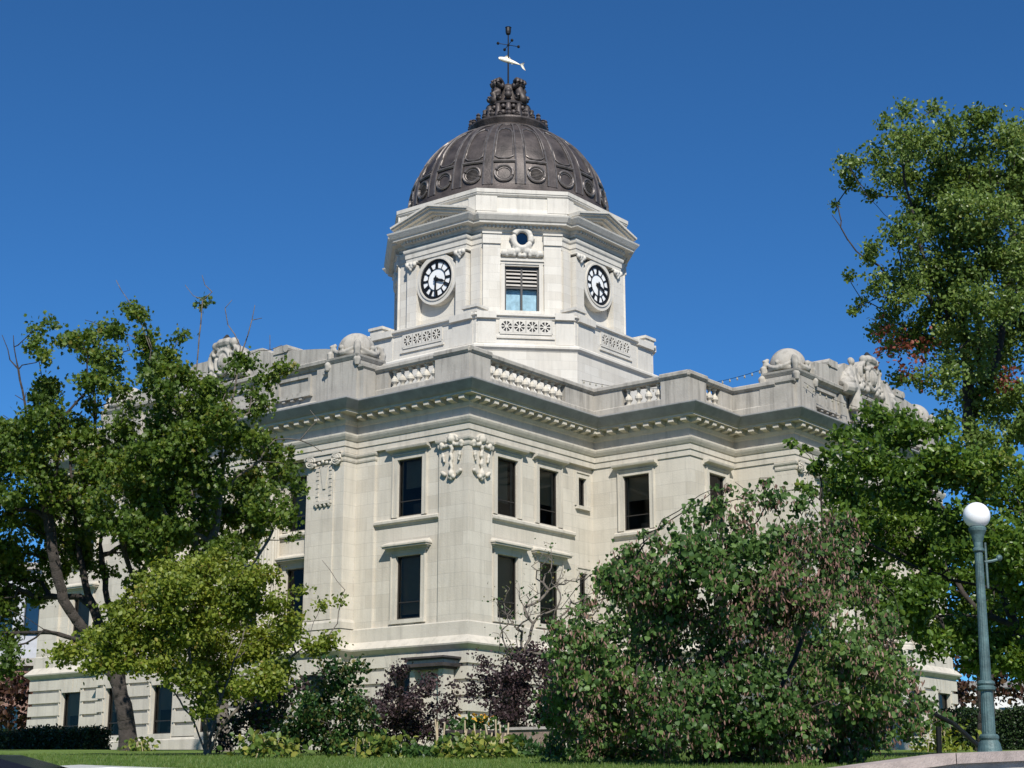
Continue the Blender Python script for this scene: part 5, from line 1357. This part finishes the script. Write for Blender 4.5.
# russet background trees and buildings
def far_tree(label, px, dep, cl, mat, seed, size=.3, per=.8):
    b = gp(px, dep); b[2] = min(b[2], 1.8)
    tree('russet_tree', label, 'tree', b, [[b, at(px,700,dep), at(px+3,670,dep)]], cl, dep, [(mat,'oval',size,per,0,1,'crown',.1)], seed, 'bark_d', .02, .25, .6, .3, .4, 3, (), 'russet trees behind the courthouse')
far_tree('russet tree far behind the left end of the courthouse', 12, 100, [(5,680,18),(22,690,16),(15,715,18),(30,705,12),(28,728,12),(-10,700,25),(32,680,8,.6)], 'red', 61)
far_tree('dark russet tree far behind the street lamp', 985, 96, [(925,690,18),(950,680,20),(975,685,22),(1005,680,22),(930,712,14),(955,705,14),(1030,690,22),(1005,662,16),(965,660,14)], 'red', 62)
def building(label, px0, px1, dep, ztop, mats, rows, seed, split=None, depth=12):
    a = at(px0,760,dep); b = at(px1,760,dep); t = (b-a)[:2]; L_ = np.linalg.norm(t); t /= L_; ang = math.atan2(t[1],t[0]); fr = frame((a[0],a[1]), ang)
    root = thing('background_building', label, 'building', (a[0]+t[0]*L_/2, a[1]+t[1]*L_/2, G0), 'buildings across the street')
    ops = [];
    for z0, z1, w_, gap in rows:
        u = .8
        while u+w_ < L_-.5: ops.append((u,u+w_,z0,z1)); u += w_+gap
    w = MB(); w.wall(fr, 0, L_, G0, ztop, ops, 0, .3, 0)
    w.fbox(fr,0,L_,-depth,-1.5,G0,ztop-.1,0)
    w.quad(fr(0,0,G0),fr(0,-depth,G0),fr(0,-depth,ztop),fr(0,0,ztop)); w.quad(fr(L_,0,G0),fr(L_,-depth,G0),fr(L_,-depth,ztop),fr(L_,0,ztop))
    w.build('wall', mats[0], root)
    r = MB(); r.fbox(fr,-.3,L_+.3,-depth-.3,.35,ztop,ztop+.5); r.build('roof', mats[1], root)
    for o_ in ops:
        g = MB(); g.quad(fr(o_[0],-.25,o_[2]),fr(o_[1],-.25,o_[2]),fr(o_[1],-.25,o_[3]),fr(o_[0],-.25,o_[3])); wo = g.build('window', M['glass_b'], root)
        f = MB(); f.fbox(fr,(o_[0]+o_[1])/2-.05,(o_[0]+o_[1])/2+.05,-.24,-.15,o_[2],o_[3]); f.build('mullion', M['sash'], wo)
        bk = MB(); bk.quad(fr(o_[0],-.5,o_[2]),fr(o_[1],-.5,o_[2]),fr(o_[1],-.5,o_[3]),fr(o_[0],-.5,o_[3])); bk.build('blind', M['wall_g'], wo)
    return root
building('grey panelled building with wide windows behind the left maples', -120, 62, 118, 17.0, (M['wall_g'], M['concrete']), [(12.0,15.4,2.2,.8),(4.5,5.6,2,2.0)], 1)
building('low red brick building behind the clipped hedge on the left', -130, 60, 104, 8.6, (M['brick'], M['concrete']), [(3.5,6.0,1.4,2.2)], 2, depth=8)
building('low white building seen under the trees behind the street lamp', 955, 1120, 130, 9.0, (M['wall_w'], M['roof']), [(5.2,7.4,1.3,1.8)], 3)

# flower planter, brown stone wall, handrail
b = gp(472, 41); pt = thing('flower_planter', 'dark round planter of yellow flowers fenced by dry stalks between purple shrubs', 'planter', tuple(b))
m_ = MB(); m_.lathe([(.62,b[2]),(.70,b[2]+.55),(.74,b[2]+.62),(.74,b[2]+.70),(.60,b[2]+.70)], (b[0],b[1],0), 20); m_.build('tub', M['wood_d'], pt)
rng = np.random.default_rng(71); n = 260; P = np.stack([b[0]+rng.normal(size=n)*.33, b[1]+rng.normal(size=n)*.33, b[2]+.72+rng.uniform(0,.28,n)],axis=1)
leaf_mesh('leaves', P, rng.uniform(.10,.18,n), rng.uniform(0,1,n), 'oval', LEAF['shrub'], pt, rng)
n = 26; P = np.stack([b[0]+.2*_r[0]+rng.normal(size=n)*.24, b[1]+.2*_r[1]+rng.normal(size=n)*.24, b[2]+.9+rng.uniform(0,.18,n)],axis=1)
leaf_mesh('flowers', P, rng.uniform(.10,.16,n), rng.uniform(0,1,n), 'fan', LEAF['flower'], pt, rng, .8)
dst = MB()
for k in range(20):
    t = -.9+1.8*k/19+rng.normal()*.03; x, y = b[0]+_r[0]*t-HD[0]*(.85), b[1]+_r[1]*t-HD[1]*.85
    z = lawn_z(x,y); dst.tube([(x,y,z),(x+_r[0]*rng.normal()*.12,y+_r[1]*rng.normal()*.12,z+rng.uniform(.55,.95))], [.028,.018], 5)
dst.build('dry_stalks', M['straw'], pt)
a = gp(498,47); b2 = gp(560,46); t = (b2-a)[:2]; L_ = np.linalg.norm(t); fr = frame((a[0],a[1]), math.atan2(t[1],t[0]))
bw_ = thing('garden_wall', 'low brown stone wall in the bed beside the flower planter', 'wall', (a[0],a[1],a[2]))
m_ = MB(); m_.fbox(fr,0,L_,-.35,0,a[2]-.1,a[2]+.72); m_.build('stonework', M['brown_stone'], bw_)
m_ = MB(); m_.fbox(fr,-.06,L_+.06,-.41,.06,a[2]+.722,a[2]+.80); m_.build('coping', M['concrete'], bw_)
dR = 30
p0 = gp(938.5,dR); hr = thing('handrail', 'black metal stair handrail on a post left of the street lamp', 'handrail', tuple(p0))
m_ = MB(); m_.tube([p0, at(938.5,727,dR)], .055, 8); m_.build('post', M['iron'], hr)
q1 = gp(990,dR-3.5); 
m_ = MB(); m_.tube([at(936,715,dR+.6), at(954,724,dR), at(985,752,dR-3.2)], .045, 8); m_.tube([at(985,752,dR-3.2), q1-np.array([0,0,.1])], .045, 8); m_.build('rail', M['iron'], hr)

# ------------------------------------------------------------------ street lamp
dL = 23.7; lp = at(990.2,757,dL); zb = lp[2]
LX, LY = lp[0], lp[1]
SL = thing('street_lamp', 'green cast-iron street lamp with a round white globe on the stone coping', 'street lamp', (LX,LY,zb))
m_ = MB(); m_.prism([(LX+.26*math.cos(k*PI/8),LY+.26*math.sin(k*PI/8)) for k in range(16)], lawn_z(LX,LY)-.1, zb); m_.build('footing', M['concrete'], SL)
m_ = MB(); m_.lathe([(.20,zb),(.20,zb+.05),(.18,zb+.08),(.175,zb+.12),(.155,zb+.20),(.13,zb+.24),(.145,zb+.27),(.145,zb+.30),(.12,zb+.33)], (LX,LY,0), 24); m_.build('base', M['lamp'], SL, smooth=False)
hdL = depth_of(LX, LY)
def z_at(py):
    v = _d - _u*(py-384)/F
    return v[2]/(v[0]*HD[0]+v[1]*HD[1])*hdL
gz = z_at(515.5)
top = gz-.20
m_ = MB(); seg = 32; vs = []; hs = np.linspace(zb+.33, top-.36, 8)
for z in hs:
    t = (z-hs[0])/(hs[-1]-hs[0]); rr = .090-.030*t
    if z < zb+1.0: rr = .098-.02*t
    for k in range(seg):
        an = 2*PI*k/seg; vs.append((LX+rr*(.95 if k%2 else 1)*math.cos(an), LY+rr*(.95 if k%2 else 1)*math.sin(an), z))
m_.add(vs, [(i*seg+k,i*seg+(k+1)%seg,(i+1)*seg+(k+1)%seg,(i+1)*seg+k) for i in range(7) for k in range(seg)]); m_.build('post', M['lamp'], SL)
m_ = MB(); z1 = zb+1.02
m_.lathe([(.10,z1-.06),(.13,z1-.04),(.135,z1),(.11,z1+.02),(.13,z1+.05),(.125,z1+.08),(.09,z1+.10)], (LX,LY,0), 24); m_.build('collar', M['lamp'], SL)
m_ = MB(); m_.lathe([(.064,top-.37),(.09,top-.35),(.09,top-.32),(.068,top-.30),(.07,top-.22),(.10,top-.10),(.13,top-.04),(.135,top),(.11,top+.03)], (LX,LY,0), 24); m_.build('fitter', M['lamp'], SL)
m_ = MB(); m_.ball((LX,LY,gz), .205, 32, 20); m_.build('globe', M['globe'], SL, smooth=True)
m_ = MB(); zz = z_at(562); q = lambda s, z: (LX+_r[0]*s, LY+_r[1]*s, z)
m_.tube([q(.08,zz),q(.2,zz+.02),q(.3,zz+.05)], .022, 6); m_.ball(q(.31,zz+.07), .05, 8, 6); m_.tube([q(.105,zz+.3),q(.112,zz-.4)], .02, 6); m_.build('bracket', M['lamp'], SL)

from mathutils import Quaternion
SL.rotation_euler = Quaternion((HD[0],HD[1],0), R(1.0)).to_euler()     # the post leans a little
# ------------------------------------------------------------------ parked cars
def car(label, pos, ang, body, roofm, L_=4.6, Wd=1.8, H=1.74):
    root = thing('parked_car', label, 'car', (pos[0],pos[1],G0), 'cars in the street', 0)
    fr = frame(pos, ang)
    sec = [(-L_/2,.55,.35,.80),(-L_/2+.1,.55,.92,.86),(-L_/2+.25,.50,1.02,.88),(-.9*L_/4,.5,1.02,.9),(0,.5,1.0,.9),(L_*.22,.5,.98,.9),(L_/2-.5,.5,.86,.88),(L_/2-.08,.5,.72,.80),(L_/2,.5,.5,.7)]
    def hull(mb, sec, top_k=.97):
        vs = []
        for x, zl, zh, w_ in sec:
            for n_, z in ((-w_,.30),(-w_,zl),(-w_*top_k,zh-.06),(-w_*top_k+.08,zh),(w_*top_k-.08,zh),(w_*top_k,zh-.06),(w_,zl),(w_,.30)):
                vs.append(fr(x,n_,G0+z))
        k = 8; fs = [(i*k+j,(i+1)*k+j,(i+1)*k+(j+1)%k,i*k+(j+1)%k) for i in range(len(sec)-1) for j in range(k)]
        fs += [tuple(range(k)), tuple((len(sec)-1)*k+j for j in range(k-1,-1,-1))]
        mb.add(vs, fs)
    b = MB(); hull(b, sec); bo = b.build('body', body, root, smooth=False); soften(bo, .03)
    cab = [(-L_/2+.18,1.0,.84),(-L_/2+.5,H-.06,.70),(-.8,H,.70),(.25,H-.02,.70),(.55,H-.10,.70),(1.25,1.0,.82)]
    g = MB(); vs = []
    for x, z, w_ in cab: vs += [fr(x,-.86,G0+1.0),fr(x,-w_,G0+max(1.0,z-.05)),fr(x,w_,G0+max(1.0,z-.05)),fr(x,.86,G0+1.0)]
    g.add(vs, [(i*4+j,(i+1)*4+j,(i+1)*4+j+1,i*4+j+1) for i in range(5) for j in range(3)]); g.build('window', M['glass_b'], root)
    ci = MB(); vs = []
    for x, z, w_ in cab: vs += [fr(x*.96,-.80,G0+1.0),fr(x*.96,-w_+.05,G0+max(.99,z-.12)),fr(x*.96,w_-.05,G0+max(.99,z-.12)),fr(x*.96,.80,G0+1.0)]
    ci.add(vs, [(i*4+j,(i+1)*4+j,(i+1)*4+j+1,i*4+j+1) for i in range(5) for j in range(3)]); ci.build('interior', M['rubber'], root)
    r = MB(); vs = []
    rs = cab[1:5]
    for x, z, w_ in rs: vs += [fr(x,-w_-.03,G0+z-.10),fr(x,-w_+.12,G0+z),fr(x,0,G0+z+.03),fr(x,w_-.12,G0+z),fr(x,w_+.03,G0+z-.10)]
    r.add(vs, [(i*5+j,(i+1)*5+j,(i+1)*5+j+1,i*5+j+1) for i in range(3) for j in range(4)])
    for s in (-1,1):
        for i0, i1 in ((0,1),(2,2),(4,5)):
            x0, z0, w0 = cab[i0]; x1, z1, w1 = cab[i1 if i1 != i0 else i0]
            if i0 == i1: r.tube([fr(x0-.1,s*.87,G0+1.0), fr(x0-.1,s*(w0+.02),G0+z0-.05)], .05, 5)
            else: r.tube([fr(x0,s*.86,G0+1.0 if z0 <= 1.01 else G0+z0-.05), fr(x1,s*(w1+.02) if z1>1.01 else s*.86,G0+z1-.05 if z1 > 1.01 else G0+1.0)], .055, 5)
    r.build('roof', roofm, root)
    for x in (-L_*.3, L_*.31):
        for s in (-1,1):
            w = MB(); c = [fr(x+.33*math.cos(k*PI/10), s*.9, G0+.33+.33*math.sin(k*PI/10)) for k in range(20)]; c2 = [fr(x+.33*math.cos(k*PI/10), s*.68, G0+.33+.33*math.sin(k*PI/10)) for k in range(20)]
            w.add(c+c2, [tuple(range(20)), tuple(range(39,19,-1))]+[(k,(k+1)%20,20+(k+1)%20,20+k) for k in range(20)]); wo = w.build('wheel', M['rubber'], root)
            h = MB(); h.add([fr(x+.2*math.cos(k*PI/6), s*.91, G0+.33+.2*math.sin(k*PI/6)) for k in range(12)], [tuple(range(12))]); h.build('rim', M['chrome'], wo)
    for s in (-1,1):
        l = MB(); l.fbox(fr, L_/2-.12, L_/2-.0, s*.6-.16, s*.6+.16, G0+.58, G0+.70); l.build('headlight', M['white'], root)
        l = MB(); l.fbox(fr, -L_/2-.02, -L_/2+.1, s*.72-.1, s*.72+.1, G0+.62, G0+.9); l.build('tail_light', M['red'], root)
    return root
c1 = at(-14,760,11.2); car('black car in front of the lawn with only its curved roof showing at lower left', (c1[0],c1[1]), R(38), M['carb'], M['carb'], 4.6, 1.8, 1.75)
c2 = at(165,760,14.2); car('dark blue car with a pale roof beside the black one', (c2[0],c2[1]), R(38)+R(40), M['carblue'], M['carw'], 4.6, 1.8, 1.72)
